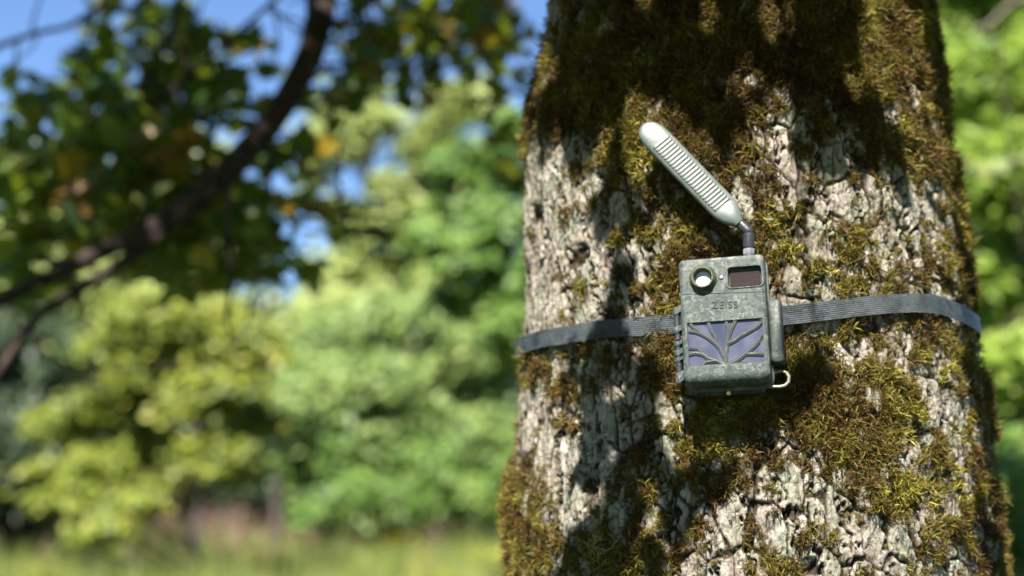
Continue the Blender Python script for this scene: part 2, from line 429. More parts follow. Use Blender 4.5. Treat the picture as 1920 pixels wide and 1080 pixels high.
# more strands outside the dense rows too
ci2 = RNG.integers(0, nc, 9000); ri2 = np.concatenate([RNG.integers(0, 59, 4500), RNG.integers(759, nr, 4500)]); k2 = MM[ri2, ci2] > .5
RI = np.concatenate([ri_[keep], ri2[k2]]); CI = np.concatenate([ci_[keep], ci2[k2]])
ms = np.maximum(MM[RI, CI], .35 * FUR[RI, CI])
pts = P[RI, CI] + RNG.normal(size=(len(RI), 3)) * .0006
nn = NRM[RI, CI] * .8 + _rad[RI, CI] * .6 + RNG.normal(size=(len(RI), 3)) * .38 + np.array([0, 0, -.10])
sc = RNG.uniform(.5, 1.45, len(RI)) * (.45 + .6 * ms)
MOSS_PTS = (pts, nn, sc)   # culled under the strap and camera further down, then linked

# ------------------------------------------------------------------ trail camera frame
def hit_radius(px, py, off):
    """ray hits the trunk cylinder of radius r(z)+off"""
    d = ray(px, py); o = np.array([0, 0, CAMZ]); t = 1.2
    for _ in range(60):
        p = o + d * t; g = math.hypot(p[0] - axis_x(p[2]), p[1] - TY) - (rad_z(p[2]) + off)
        t += g * .8
        if abs(g) < 1e-6: break
    return o + d * t
BD = .047                       # body depth, local -Y is the front
yaw = math.radians(-14.5); tilt = math.radians(6.0); roll = math.radians(2.4)
nrm = Vector((math.sin(yaw) * math.cos(tilt), -math.cos(yaw) * math.cos(tilt), math.sin(tilt)))
Xa = Vector((0, 0, 1)).cross(-nrm); Xa = (-Xa).normalized()
if Xa.x < 0: Xa = -Xa
Za = Xa.cross(-nrm).normalized()
if Za.z < 0: Za = -Za
Rm = Matrix((Xa, -nrm, Za)).transposed()
Rm = Rm @ Matrix.Rotation(-roll, 3, 'Y')
surf = hit_radius(1365, 606, .010)
cface = Vector(surf) + nrm * BD
# slide so that the face centre stands where the photo shows it
dface = Vector(ray(1357, 598)); cface = Vector((0, 0, CAMZ)) + dface * (cface - Vector((0, 0, CAMZ))).dot(Vector(FWD))
TC = empty('trail_camera'); TC.matrix_world = Matrix.Translation(cface - nrm * BD) @ Rm.to_4x4()
tag(TC, 'camouflage green trail camera with raised antenna strapped to the mossy trunk', 'trail camera')
bpy.context.view_layer.update()
MI = TC.matrix_world.inverted()
def loc(px, py, out=BD):
    """local point under a photo pixel on the plane `out` in front of the camera's back"""
    o = MI @ Vector((0, 0, CAMZ)); d = MI.to_3x3() @ Vector(ray(px, py)); t = (-out - o.y) / d.y
    return o + d * t
def c1(x, y, out=BD): return loc(1220 + x / 3.177, 440 + y / 3.177, out)
def c2(x, y, out=BD): return loc(1170 + x / 3.6, 200 + y / 3.6, out)

def mat_camo(name='camouflage_plastic', k=1.):
    M = NT(name); p = M.coord()
    a = M.noise(p, 110, 5, .66, .6); b = M.noise(p, 210, 4, .7, .4); d = M.noise(p, 40, 4, .55); sp = M.noise(p, 620, 3, .7)
    c = M.mix(M.rng(d, .35, .65), (.028 * k, .040 * k, .035 * k), (.054 * k, .064 * k, .058 * k))
    c = M.mix(M.rng(a, .53, .57, 0, .75), c, (.110 * k, .116 * k, .108 * k))
    c = M.mix(M.rng(b, .53, .57, 0, .9), c, (.016, .025, .027))
    c = M.mix(M.rng(M.math('MULTIPLY', a, M.math('ADD', b, .5)), .60, .66, 0, .8), c, (.026, .042, .034))
    c = M.mix(M.rng(sp, .66, .72, 0, .5), c, (.20, .20, .17))
    return M.bsdf(c, M.rng(b, .3, .7, .42, .62), spec=.32, normal=M.bump(M.math('ADD', sp, M.math('MULTIPLY', b, .6)), .0003))
CAMO = mat_camo(); DARK = mat_simple('black_plastic', (.018, .018, .024), .38, bump=.0002, scale=300)
CAMOD = mat_camo('mossy_green_plastic', .7)
def mat_ring():
    M = NT('ribbed_green_plastic'); p = M.coord(); b = M.noise(p, 300, 4)
    c = M.ramp(b, [(.35, (.022, .028, .010)), (.55, (.05, .058, .024)), (.7, (.10, .10, .05))])
    return M.bsdf(c, .5, normal=M.bump(b, .0003))
RING = mat_ring()

# body
W0 = .0400
bL, bR = -W0, W0
top = c1(450, 128).z; bot = c1(450, 868).z
Ls = [rrect(bL + .0040, bR - .0040, bot + .0060, top - .0026, .0030, -BD, rb=.0040),
      rrect(bL + .0026, bR - .0026, bot + .0035, top - .0012, .0034, -BD + .0004, rb=.005),
      rrect(bL + .0010, bR - .0010, bot + .0010, top - .0003, .0040, -BD + .0016, rb=.006),
      rrect(bL + .0002, bR - .0002, bot - .0012, top, .0042, -BD + .0042, rb=.007),
      rrect(bL, bR, bot - .0030, top, .0045, -BD + .009, rb=.008),
      rrect(bL, bR, bot - .0040, top, .0045, -BD + .0170, rb=.009)]
fs = MB().loft(Ls).build('front_shell', CAMO, TC, sharp=50)
P1, P2 = c1(186, 357), c1(720, 339); sm_ = (P1 + P2) / 2
cut = [MB().box((0, -BD, sm_.z), (.06, .0009, .0003)).build('cut', DARK, TC)]
cut[-1].rotation_euler = (0, -math.atan2(P2.z - P1.z, P2.x - P1.x), 0)
cut[-1].location = (sm_.x - 0, 0, sm_.z); cut[-1].data.transform(Matrix.Translation((0, 0, -sm_.z)))
wA, wB = c1(470, 312), c1(650, 186)
def rr_cut(x0, x1, z0, z1, r, depth, taper=0.):
    return MB().loft([rrect(x0 - taper, x1 + taper, z0 - taper, z1 + taper, r, -BD - .002), rrect(x0 - taper, x1 + taper, z0 - taper, z1 + taper, r, -BD - .0001), rrect(x0, x1, z0, z1, r, -BD + depth)]).build('cut', DARK, TC)
cut.append(rr_cut(wA.x, wB.x, wA.z, wB.z, .003, .005, .0012))
sA, sB = c1(226, 784), c1(668, 494)
cut.append(rr_cut(sA.x, sB.x, sA.z, sB.z, .0008, .0030))
lc = c1(312, 262)
def disc(cx, cz, r, y, n=40): return [(cx + r * math.cos(2 * math.pi * k / n), y, cz + r * math.sin(2 * math.pi * k / n)) for k in range(n)]
cut.append(MB().loft([disc(lc.x, lc.z, .0082, -BD - .002), disc(lc.x, lc.z, .0082, -BD + .010)]).build('cut', DARK, TC))
bpy.context.view_layer.update()
boolean_cut(fs, cut)
Lb = [rrect(bL - .0006, bR + .0014, bot - .0062, top - .0015, .006, -BD + .0172, rb=.011),
      rrect(bL - .0012, bR + .0020, bot - .0072, top - .0010, .006, -BD + .0180, rb=.011),
      rrect(bL - .0012, bR + .0020, bot - .0072, top - .0010, .006, -BD + .0210, rb=.011),
      rrect(bL + .0006, bR + .0004, bot - .0055, top - .0020, .006, -BD + .0218, rb=.011),
      rrect(bL + .0020, bR - .0010, bot - .0040, top - .0040, .006, -.006, rb=.010),
      rrect(bL + .0060, bR - .0050, bot + .0010, top - .0080, .006, 0, rb=.010)]
bs = MB().loft(Lb).build('back_shell', CAMOD, TC, sharp=50)
# side ribs of the back shell, tripod foot under it
fb = MB()
for q in (-.031, .031): fb.box((q, -BD + .026, bot - .0055), (.0012, .008, .0035))
fb.box((0, -BD + .030, bot - .0060), (.030, .006, .0022))
fb.build('bottom_foot', CAMOD, TC)
bp = c1(465, 946, BD - .018)
MB().loft([disc(bp.x, 0, .0022, 0, 16), disc(bp.x, 0, .0018, -.0008, 16)]).build('brass_screw', mat_simple('brass', (.55, .30, .08), .3, 1.), TC)
o = bpy.data.objects['brass_screw']; o.location = (0, -BD + .0168, bp.z)
# lens ring (lathe), lens, sensor dot
def lathe(cx, cz, prof, n=48):
    return MB().loft([disc(cx, cz, r, y, n) for r, y in prof], cap=False)
lr = lathe(lc.x, lc.z, [(.0128, -BD + .0002), (.0128, -BD - .0012), (.0122, -BD - .0022), (.0112, -BD - .0030), (.0104, -BD - .0062), (.0098, -BD - .0068),
                        (.0090, -BD - .0068), (.0085, -BD - .0060), (.0078, -BD - .0010), (.0074, -BD + .006)]).build('lens_ring', RING, TC, sharp=30)
kn = MB()
for k in range(44):
    a = 2 * math.pi * k / 44; c_, s_ = math.cos(a), math.sin(a)
    kn.tube([(lc.x + .0123 * c_, -BD - .0004, lc.z + .0123 * s_), (lc.x + .0112 * c_, -BD - .0036, lc.z + .0112 * s_)], .00042, 6)
kn.build('knurling', RING, lr)
def mat_lens():
    M = NT('milky_lens'); return M.bsdf((.50, .52, .64), .16, spec=.6, coat=.6)
dome = [(.00745 * math.cos(t), -BD + .0012 - .0012 * math.sin(t)) for t in [k * math.pi / 2 / 6 for k in range(7)]]; dome[-1] = (.0001, dome[-1][1])
lathe(lc.x, lc.z, dome).build('lens', mat_lens(), lr)
ld = c1(421, 252)
sl_ = lathe(ld.x, ld.z, [(.0025, -BD + .0002), (.0025, -BD - .0005), (.0021, -BD - .0007), (.0019, -BD - .0003)]).build('light_bezel', DARK, TC)
lathe(ld.x, ld.z, [(.0019, -BD - .0002), (.0012, -BD - .0007), (.0001, -BD - .0009)], 24).build('status_light', mat_simple('grey_blue_diode', (.22, .25, .36), .2, coat=.5), sl_)
# dark flash window in its recess
wf = MB().loft([rrect(wA.x + .0003, wB.x - .0003, wA.z + .0003, wB.z - .0003, .0028, -BD + .0046), rrect(wA.x + .0006, wB.x - .0006, wA.z + .0006, wB.z - .0006, .0028, -BD + .0036)])
def mat_win():
    M = NT('smoked_brown_window'); p = M.coord(); st = M.noise(M.map(p, (1, 1, 30)), 60, 3)
    return M.bsdf(M.mix(M.rng(st, .3, .7), (.016, .010, .009), (.026, .017, .015)), .22, spec=.5, coat=.3)
wf.build('flash_window', mat_win(), TC)
wz = MB(); tt = [rrect(wA.x - .0032, wB.x + .0030, wA.z - .0020, wB.z + .0020, .0042, -BD + .0001), rrect(wA.x - .0028, wB.x + .0026, wA.z - .0016, wB.z + .0016, .004, -BD - .0009),
           rrect(wA.x - .0012, wB.x + .0012, wA.z - .0008, wB.z + .0008, .0032, -BD - .0009), rrect(wA.x - .0006, wB.x + .0006, wA.z - .0004, wB.z + .0004, .003, -BD + .0010)]
wz.loft(tt, cap=False).build('window_bezel', CAMO, TC)
# lettering pressed into the door
tcu = bpy.data.curves.new('lettering', 'FONT'); tcu.body = 'ZEISS'; tcu.size = 1; tcu.align_x = 'LEFT'; tcu.space_character = 1.16
to = bpy.data.objects.new('lettering', tcu); COL.objects.link(to); tcu.extrude = .015; tcu.bevel_depth = .008
bpy.context.view_layer.update(); tme = bpy.data.meshes.new_from_object(to.evaluated_get(bpy.context.evaluated_depsgraph_get())); bpy.data.objects.remove(to)
cv = np.array([v.co for v in tme.vertices]); x0, x1_ = cv[:, 0].min(), cv[:, 0].max(); y0, y1_ = cv[:, 1].min(), cv[:, 1].max()
TA, TB = c1(365, 440), c1(517, 400)
sx_, sz_ = (TB.x - TA.x) / (x1_ - x0), (c1(440, 400).z - c1(440, 441).z) / (y1_ - y0); slope_ = (P2.z - P1.z) / (P2.x - P1.x)
for v in tme.vertices:
    X = TA.x + (v.co.x - x0) * sx_
    v.co = (X, -BD - v.co.z * .034 + .00005, TA.z + (v.co.y - y0) * sz_ + (X - TA.x) * slope_)
tme.materials.clear(); tme.materials.append(mat_simple('lettering_green', (.008, .012, .011), .5))
link('lettering', tme, TC)
# solar panel and the branch-shaped bars over it
def mat_solar():
    M = NT('solar_cell'); p = M.coord(); n = M.noise(p, 45, 3, .5, .5)
    return M.bsdf(M.mix(M.rng(n, .35, .65), (.022, .026, .052), (.040, .044, .078)), M.rng(n, .3, .7, .25, .38), spec=.6, coat=.35)
solar = MB().box(((sA.x + sB.x) / 2, -BD + .0027, (sA.z + sB.z) / 2), ((sB.x - sA.x) / 2 - .0001, .0002, (sB.z - sA.z) / 2 - .0001)).build('solar_panel', mat_solar(), TC)
BR = [([(443, 790), (445, 740), (446, 700), (452, 650), (462, 600), (480, 555), (506, 488)], 19, 9),
      ([(446, 740), (410, 672), (383, 642), (345, 612), (300, 587), (262, 555), (226, 516)], 15, 8),
      ([(300, 587), (265, 576), (224, 571)], 9, 6), ([(384, 644), (386, 606), (360, 570), (346, 530), (340, 490)], 10, 8),
      ([(463, 600), (463, 560), (451, 530), (447, 490)], 9, 7), ([(453, 648), (500, 626), (532, 601), (590, 571), (640, 541), (670, 513)], 12, 8),
      ([(446, 778), (505, 752), (550, 717), (592, 682), (632, 648), (650, 611), (670, 592)], 17, 7), ([(570, 706), (620, 706), (672, 709)], 10, 8),
      ([(440, 772), (385, 747), (345, 736), (310, 709), (265, 701), (224, 712)], 17, 9), ([(310, 709), (288, 681), (255, 673), (224, 673)], 9, 7),
      ([(387, 748), (330, 757), (296, 788)], 11, 9), ([(628, 651), (640, 640), (652, 640)], 7, 4), ([(225, 498), (246, 492)], 30, 12), ([(670, 500), (646, 492)], 30, 12)]
BARM = mat_camo('dull_camouflage', .6)
GAP_SHADE = mat_simple('dark_gasket', (.008, .010, .012), .6)  # black strips standing for the shadow in the gaps round panel and bars
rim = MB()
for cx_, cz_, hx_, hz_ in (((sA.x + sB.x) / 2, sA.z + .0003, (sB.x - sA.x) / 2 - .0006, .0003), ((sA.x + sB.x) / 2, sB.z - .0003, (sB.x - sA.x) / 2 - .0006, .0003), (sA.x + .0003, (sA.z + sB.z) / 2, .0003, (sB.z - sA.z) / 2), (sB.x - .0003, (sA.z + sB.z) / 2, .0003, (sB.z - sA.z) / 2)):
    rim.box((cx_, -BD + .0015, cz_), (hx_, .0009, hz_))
rim.build('gasket', GAP_SHADE, solar)  # no real gasket: black strip standing for the gap shadow
for q, (pl, w0, w1) in enumerate(BR):
    mb = MB(); n = len(pl); ctr = [c1(*p) for p in pl]; tp = -BD + .00050 + .00006 * (q % 5); bt = -BD + .0026
    secs = []
    for i, c in enumerate(ctr):
        t = ctr[min(i + 1, n - 1)] - ctr[max(0, i - 1)]; t.y = 0; t.normalize(); s = Vector((-t.z, 0, t.x))
        hw = (w0 + (w1 - w0) * i / max(1, n - 1)) / 65.6 / 200 * .86
        secs.append([(c + s * hw * k)[:1] + (y,) + (c + s * hw * k)[2:] for k, y in ((-1.02, bt), (-1, tp + .0001), (-.85, tp), (.85, tp), (1, tp + .0001), (1.02, bt))])
    mb.loft(secs); mb.build('branch_bar', BARM, TC, sharp=50)
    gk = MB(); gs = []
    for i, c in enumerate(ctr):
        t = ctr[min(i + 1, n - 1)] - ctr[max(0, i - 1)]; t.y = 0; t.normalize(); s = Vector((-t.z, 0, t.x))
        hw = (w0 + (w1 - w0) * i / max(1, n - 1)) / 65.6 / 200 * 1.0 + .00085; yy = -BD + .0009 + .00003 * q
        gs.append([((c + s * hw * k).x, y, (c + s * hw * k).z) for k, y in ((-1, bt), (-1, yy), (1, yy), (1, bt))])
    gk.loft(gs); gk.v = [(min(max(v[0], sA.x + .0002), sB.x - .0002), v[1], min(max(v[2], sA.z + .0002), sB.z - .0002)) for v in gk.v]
    gk.build('gasket', GAP_SHADE, solar)  # no real gasket: black strips standing for the gap shadow
# hinge on the left
hx = c1(162, 600, BD - .018).x
hp = MB().tube([(hx, -BD + .018, c1(162, 470, BD - .018).z), (hx, -BD + .018, c1(162, 840, BD - .018).z)], .0030, 14).build('hinge_pin', DARK, TC)
for ya, yb in ((436, 480), (552, 590), (640, 668), (690, 725), (738, 762), (826, 888)):
    za, zb = c1(162, ya, BD - .018).z, c1(162, yb, BD - .018).z
    mb = MB(); mb.tube([(hx, -BD + .018, za), (hx, -BD + .018, (za + zb) / 2), (hx, -BD + .018, zb)], [.0036, .0042, .0036], 14)
    mb.loft([[(hx - .001, -BD + .0145, za - .001), (hx + .0055, -BD + .0130, za + .0025), (hx + .0055, -BD + .0130, zb + .0030), (hx - .001, -BD + .0145, zb)],
             [(hx - .001, -BD + .0215, za - .001), (hx + .0055, -BD + .0215, za + .0025), (hx + .0055, -BD + .0215, zb + .0030), (hx - .001, -BD + .0215, zb)]])
    mb.build('hinge_knuckle', CAMO, TC)
hs = c1(160, 616, BD - .013)
lathe(hs.x, hs.z, [(.0001, -BD + .0135), (.0014, -BD + .0135), (.0015, -BD + .0150)], 16).build('hinge_screw', DARK, TC)
# latch on the right
la, lb = c1(722, 785, BD - .022), c1(780, 392, BD - .022)
def lat(y, i): return rrect(la.x + i, lb.x - i * .8, la.z + i, lb.z - i, max(.0008, .0036 - i * .3), y, n=8, rb=max(.0008, .0040 - i * .3))
MB().loft([lat(-BD + .009, .0028), lat(-BD + .0100, .0014), lat(-BD + .0120, .0005), lat(-BD + .0150, 0), lat(-BD + .026, 0), lat(-BD + .030, .001)]).build('side_latch', mat_camo('latch_green', .8), TC, sharp=60)
la2 = c1(716, 600, BD - .02)
MB().loft([rrect(bR - .001, bR + .0020, la.z + .004, lb.z - .004, .0008, -BD + .016), rrect(bR - .001, bR + .0020, la.z + .004, lb.z - .004, .0008, -BD + .028)]).build('latch_mount', DARK, TC)
# lanyard loop
lp = [(700, 832), (745, 818), (782, 812), (808, 822), (824, 846), (822, 876), (802, 898), (770, 906), (700, 906)]
MB().tube([c1(x, y, BD - .020) for x, y in lp], [.0016] * 9, 12).build('lanyard_loop', mat_simple('pale_green_plastic', (.12, .125, .10), .45, scale=200), TC)
# antenna: nut, stem, elbow, ribbed paddle
AO = BD - .020
s0, s1_, s2, s3 = c2(843, 1000, AO), c2(843, 962, AO), c2(841, 955, AO), c2(843, 858, AO)
nutm = MB()
nutm.tube([s0 - Vector((0, 0, .002)), s1_], .0050, 24)
for k in range(24):
    a = 2 * math.pi * k / 24; dv = Vector((math.cos(a), math.sin(a), 0)) * .0050
    nutm.tube([s0 + dv, s1_ + dv], .00042, 5)
NUT = mat_simple('grey_knurled_metal', (.16, .16, .17), .35, .6)
ant0 = MB()
ant0.tube([s2 - Vector((0, 0, .0005)), s2, s2 + (s3 - s2) * .1, s3 - (s3 - s2) * .05, s3], [.0047, .0053, .0056, .0056, .0050], 24)
e0, e1 = c2(846, 850, AO), c2(742, 752, AO)
ant0.tube([s3, e0, e0 + (e1 - e0) * .12, e0 + (e1 - e0) * .55, e1], [.0046, .0054, .0056, .0053, .0045], 24)
A0, A1 = c2(775, 790, AO + .002), c2(128, 122, AO + .010)   # paddle foot, paddle tip
ax = (A1 - A0).normalized(); Lp = (A1 - A0).length; face = Vector((0.10, -1, .12)); face = (face - ax * face.dot(ax)).normalized(); sd = ax.cross(face).normalized()
prof = [(0, .0048, .0046), (.02, .0062, .0052), (.05, .0085, .0058), (.09, .0109, .0056), (.14, .0124, .0050), (.2, .0127, .0046), (.35, .0127, .0045), (.5, .0127, .0045), (.7, .0127, .0045),
        (.82, .0127, .0044), (.88, .0124, .0043), (.92, .0115, .0041), (.95, .0101, .0038), (.975, .0080, .0033), (.99, .0054, .0026), (1, .0022, .0014)]
lay = []
for t, hw, ht in prof:
    c = A0 + ax * Lp * t; L_ = []
    for k in range(28):
        a = 2 * math.pi * k / 28; ca, sa = math.cos(a), math.sin(a)
        hw_ = hw * 1.08; e_ = .62 if .1 < t < .97 else .85
        L_.append(tuple(c + sd * hw_ * math.copysign(abs(ca) ** e_, ca) + face * ht * math.copysign(abs(sa) ** e_, sa)))
    lay.append(L_)
def mat_paddle():
    M = NT('weathered_grey_plastic'); p = M.coord(); a = M.noise(p, 120, 5, .65, .5); d = M.noise(p, 38, 4); sp = M.noise(p, 700, 3)
    c = M.mix(M.rng(d, .40, .62), (.045, .060, .055), (.092, .100, .096))
    c = M.mix(M.rng(a, .54, .60, 0, .85), c, (.05, .075, .062)); c = M.mix(M.rng(sp, .55, .68, 0, .55), c, (.10, .12, .105))
    return M.bsdf(c, .42, normal=M.bump(a, .0003))
PAD = mat_paddle()
an = MB().loft(lay).build('antenna', PAD, TC, sharp=60)
ant0.build('elbow_joint', DARK, an); nutm.build('knurled_nut', NUT, an)
NR = 23; ribm = None; RL = .0098
for k in range(NR):
    t = .175 + (.800 - .175) * k / (NR - 1)
    if ribm is None:
        mb = MB(); secs = []
        for q in (-1, -.94, -.8, 0, .8, .94, 1):
            hh = .0009 if abs(q) < 1 else .0003
            secs.append([tuple(sd * RL * q + ax * u + face * v * (1 if abs(q) < .9 else .75)) for u, v in ((-.00125, -.0006), (-.00095, hh), (0, hh * 1.25), (.00095, hh), (.00125, -.0006))])
        ribm = mb.loft(secs).mesh('rib', PAD, sharp=55)
    r_ = link('rib', ribm, an); r_.location = A0 + ax * Lp * t + face * .00455
# groove bed, shade between the ribs put into its darker colour
gb = MB(); g0, g1_ = A0 + ax * Lp * .165 + face * .0044, A0 + ax * Lp * .81 + face * .0044
gb.loft([[tuple(g + sd * RL * k1 + face * k2) for k1, k2 in ((-1, 0), (-1, .0003), (1, .0003), (1, 0))] for g in (g0, g1_)]).build('groove_bed', mat_simple('groove_shade', (.07, .085, .078), .6), an)

# ------------------------------------------------------------------ strap round the trunk
SX = [(984, 645, 26), (1040, 631, 31), (1145, 615.5, 31.5), (1264, 609, 35), (1365, 600, 36), (1466, 593, 35.5), (1584, 578, 36), (1681, 567.5, 34), (1753, 568, 31), (1789, 579, 29), (1818, 600, 28)]
SP = [hit_radius(x, y, .0105) for x, y, _ in SX]
sth = [math.atan2(p[0] - axis_x(p[2]), -(p[1] - TY)) for p in SP]; szz = [p[2] for p in SP]
T0, T1 = sth[0], sth[-1]
tt = np.linspace(T0, T0 + 2 * math.pi, 420)
sz2 = np.interp(tt, sth + [T0 + 2 * math.pi], szz + [szz[0]]); kk = np.ones(21) / 21
sz2 = np.convolve(np.pad(sz2[:-1], 10, 'wrap'), kk, 'valid'); sz2 = np.append(sz2, sz2[0]) if len(sz2) == 419 else sz2
HW = .0092
SV, SF, U = [], [], []
NW = 9
for i, (t_, z_) in enumerate(zip(tt, sz2)):
    for j in range(NW):
        v = -1 + 2 * j / (NW - 1); zz_ = z_ + v * HW
        R_ = rad_z(z_) + .0115 + .0006 * math.sin(i * .21) + .0026 * float(pn(np.array([t_ * 5.]), np.array([1.]), 3)[0]) - .0005 * v * v + (rad_z(zz_) - rad_z(z_)) * .8
        SV.append((float(axis_x(z_)) + math.sin(t_) * R_, TY - math.cos(t_) * R_, zz_))
SV = np.array(SV); SV2 = SV.copy(); cen = np.stack([axis_x(SV[:, 2]), np.full(len(SV), TY)], 1)
dirn = SV[:, :2] - cen; dirn /= np.linalg.norm(dirn, axis=1, keepdims=True); SV2[:, :2] -= dirn * .0014
nS = len(SV); ns = 420
for i in range(ns - 1):
    for j in range(NW - 1):
        a0 = i * NW + j; SF.append((a0, a0 + NW, a0 + NW + 1, a0 + 1)); SF.append((nS + a0, nS + a0 + 1, nS + a0 + NW + 1, nS + a0 + NW))
    for j in (0, NW - 1):
        a0 = i * NW + j; SF.append((a0, a0 + NW, nS + a0 + NW, nS + a0))
arc = np.repeat(tt * .26, NW); acr = np.tile(np.linspace(-HW, HW, NW), ns)
def mat_strap():
    M = NT('woven_webbing'); u, v = M.attr('along'), M.attr('across')
    k = 2 * math.pi
    rows = M.math('SINE', M.math('MULTIPLY', v, k / .00195))
    cols = M.math('SINE', M.math('ADD', M.math('MULTIPLY', u, k / .0019), M.math('MULTIPLY', M.math('SIGN', rows), math.pi / 2)))
    wv = M.math('ADD', M.math('MULTIPLY', rows, .65), M.math('MULTIPLY', cols, .35))
    cx = M.n('ShaderNodeCombineXYZ'); M.set(cx.inputs[0], u); M.set(cx.inputs[1], v)
    n = M.noise(M.map(cx.outputs[0], (1, 1.2, 1)), 42, 3, .5); n2 = M.noise(cx.outputs[0], 500, 3)
    c = M.ramp(n, [(.36, (.006, .008, .013)), (.46, (.022, .038, .038)), (.56, (.048, .062, .075)), (.66, (.010, .014, .021))])
    c = M.mix(M.rng(wv, -.9, .5, .75, 0.), c, (.010, .012, .018)); c = M.mix(M.rng(n2, .55, .75, 0, .3), c, (.32, .33, .36))
    return M.bsdf(c, .42, spec=.6, normal=M.bump(wv, .0007))
strap = link('strap', np_mesh('strap', np.concatenate([SV, SV2]), np.array(SF), mat_strap(), {'along': ('POINT', np.concatenate([arc, arc])), 'across': ('POINT', np.concatenate([acr, acr]))}))
tag(strap, 'dark woven webbing strap wrapped round the mossy trunk, holding the camera', 'strap')

# moss culled where strap and camera body press on it
pts, nn, sc = MOSS_PTS
pth = np.arctan2(pts[:, 0] - axis_x(pts[:, 2]), -(pts[:, 1] - TY)); pth = np.where(pth < T0, pth + 2 * math.pi, pth)
zst = np.interp(pth, tt, sz2)
ok = np.abs(pts[:, 2] - zst) > HW - .0008
L4 = np.array(MI); lp_ = pts @ L4[:3, :3].T + L4[:3, 3]
ok &= ~((np.abs(lp_[:, 0]) < .043) & (lp_[:, 2] > bot - .004) & (lp_[:, 2] < top + .002) & (lp_[:, 1] < .03))
pts, nn, sc = pts[ok], nn[ok], sc[ok]
moss = instancer('moss', pts - OFF, eulers(nn, RNG.uniform(0, 6.28, len(pts))), sc, RNG.integers(0, 12, len(pts)), moss_coll, mossy_tree)
moss['kind'] = 'stuff'

# crumbs: flakes of bark and lichen between the moss, and two caught bits of litter
def flakes():
    rg = np.random.default_rng(9); n = 5200
    c = rg.integers(0, 759, n); r = rg.integers(59, 758, n); k = (MM[r, c] < .75)
    c, r = c[k], r[k]; n = len(c); C = P[r, c]; N = NRM[r, c]
    rnd = rg.normal(size=(n, 3)); A = np.cross(N, rnd); A /= np.linalg.norm(A, axis=1, keepdims=True); B = np.cross(N, A)
    s = rg.uniform(.0009, .0026, n)[:, None]; V = []; 
    q = N * .0012 * rg.uniform(.2, 1.6, n)[:, None]
    V = np.stack([C - A * s + q * .4, C - B * s * .7 + q, C + A * s * rg.uniform(.6, 1.3, n)[:, None] + q * 1.2, C + B * s * rg.uniform(.5, 1.1, n)[:, None] + q * .7, C + N * s * .6], 1)
    a = np.arange(n) * 5
    F = np.concatenate([np.stack([a, a + 1, a + 4], 1), np.stack([a + 1, a + 2, a + 4], 1), np.stack([a + 2, a + 3, a + 4], 1), np.stack([a + 3, a, a + 4], 1)])
    M = NT('bark_crumb'); g = M.n('ShaderNodeNewGeometry').outputs['Position']; c_ = M.ramp(M.noise(g, 60, 4), [(.3, (.05, .038, .028)), (.5, (.13, .105, .08)), (.7, (.24, .22, .18))])
    o = link('bark_flakes', np_mesh('bark_flakes', V.reshape(-1, 3) - OFF, F, M.bsdf(c_, .9, spec=.15), smooth=False), mossy_tree); o['kind'] = 'stuff'
flakes()
def litter(name, label, cat, pix, rad, mat):
    pp = [hit_radius(x, y, o) for x, y, o in pix]; base = Vector(pp[0])
    o = MB().tube([Vector(p) - base for p in pp], rad, 6).build(name, mat); o.location = base; tag(o, label, cat)
STRAW = mat_simple('dry_straw', (.20, .145, .06), .7)
litter('dry_stem', 'thin curled straw coloured stem caught in moss low on the trunk', 'stem',
       [(1090, 1006, .004), (1097, 1018, .008), (1110, 1024, .009), (1122, 1027, .008), (1134, 1033, .010), (1147, 1028, .010), (1153, 1017, .008), (1161, 1010, .005)], [.0006] * 7 + [.0004], STRAW)

# ------------------------------------------------------------------ leaves
def leaf_mesh(name, mat, L=.09, kind='oak', seed=0):
    """lobed leaf with a folded midrib, about 24 triangles"""
    rg = random.Random(seed); half = {'oak': [(0, .0), (.10, .10), (.20, .26), (.30, .16), (.42, .36), (.52, .20), (.66, .40), (.76, .24), (.88, .24), (1.0, .0)],
                          'maple': [(0, 0), (.04, .22), (.16, .46), (.26, .28), (.40, .60), (.50, .34), (.60, .44), (.70, .20), (.84, .20), (1, 0)],
                          'oval': [(0, 0), (.12, .18), (.3, .3), (.55, .32), (.78, .2), (1, 0)]}[kind]
    V, F = [], []; n = len(half)
    bend = rg.uniform(-.25, .35); fold = rg.uniform(.1, .4)
    for t, w_ in half:
        z = -bend * (t - .3) ** 2; V.append((0, t * L, z * L))
        for s in (-1, 1): V.append((s * w_ * L * rg.uniform(.85, 1.15), (t + rg.uniform(-.03, .03)) * L, (z + w_ * fold) * L))
    for i in range(n - 1):
        a, b = 3 * i, 3 * (i + 1)
        F += [(a, b, b + 2, a + 2), (a, a + 1, b + 1, b)]
    me = bpy.data.meshes.new(name); me.from_pydata(V, [], F); me.materials.append(mat); me.update()
    me.polygons.foreach_set('use_smooth', [True] * len(me.polygons)); return me
def leaf_cloud_arrays(C, N, L, wid, rg):
    """folded diamond leaves, 2 quads' worth of triangles each"""
    n = len(C); rnd = rg.normal(size=(n, 3)); A = np.cross(N, rnd); A /= np.linalg.norm(A, axis=1, keepdims=True) + 1e-9; B = np.cross(N, A)
    L = L[:, None]; W = L * wid
    V = np.stack([C - A * L * .5, C + B * W * .5 + A * L * .05 + N * W * .15, C + A * L * .5, C - B * W * .5 + A * L * .02 + N * W * .15, C - A * L * .05], 1)
    a = np.arange(n) * 5
    F = np.stack([a, a + 1, a + 4, a + 1, a + 2, a + 4, a + 2, a + 3, a + 4, a + 3, a, a + 4], 1).reshape(-1, 3)
    return V.reshape(-1, 3), F, np.repeat(rg.random(n), 4)
S_np = np.array(SUN)

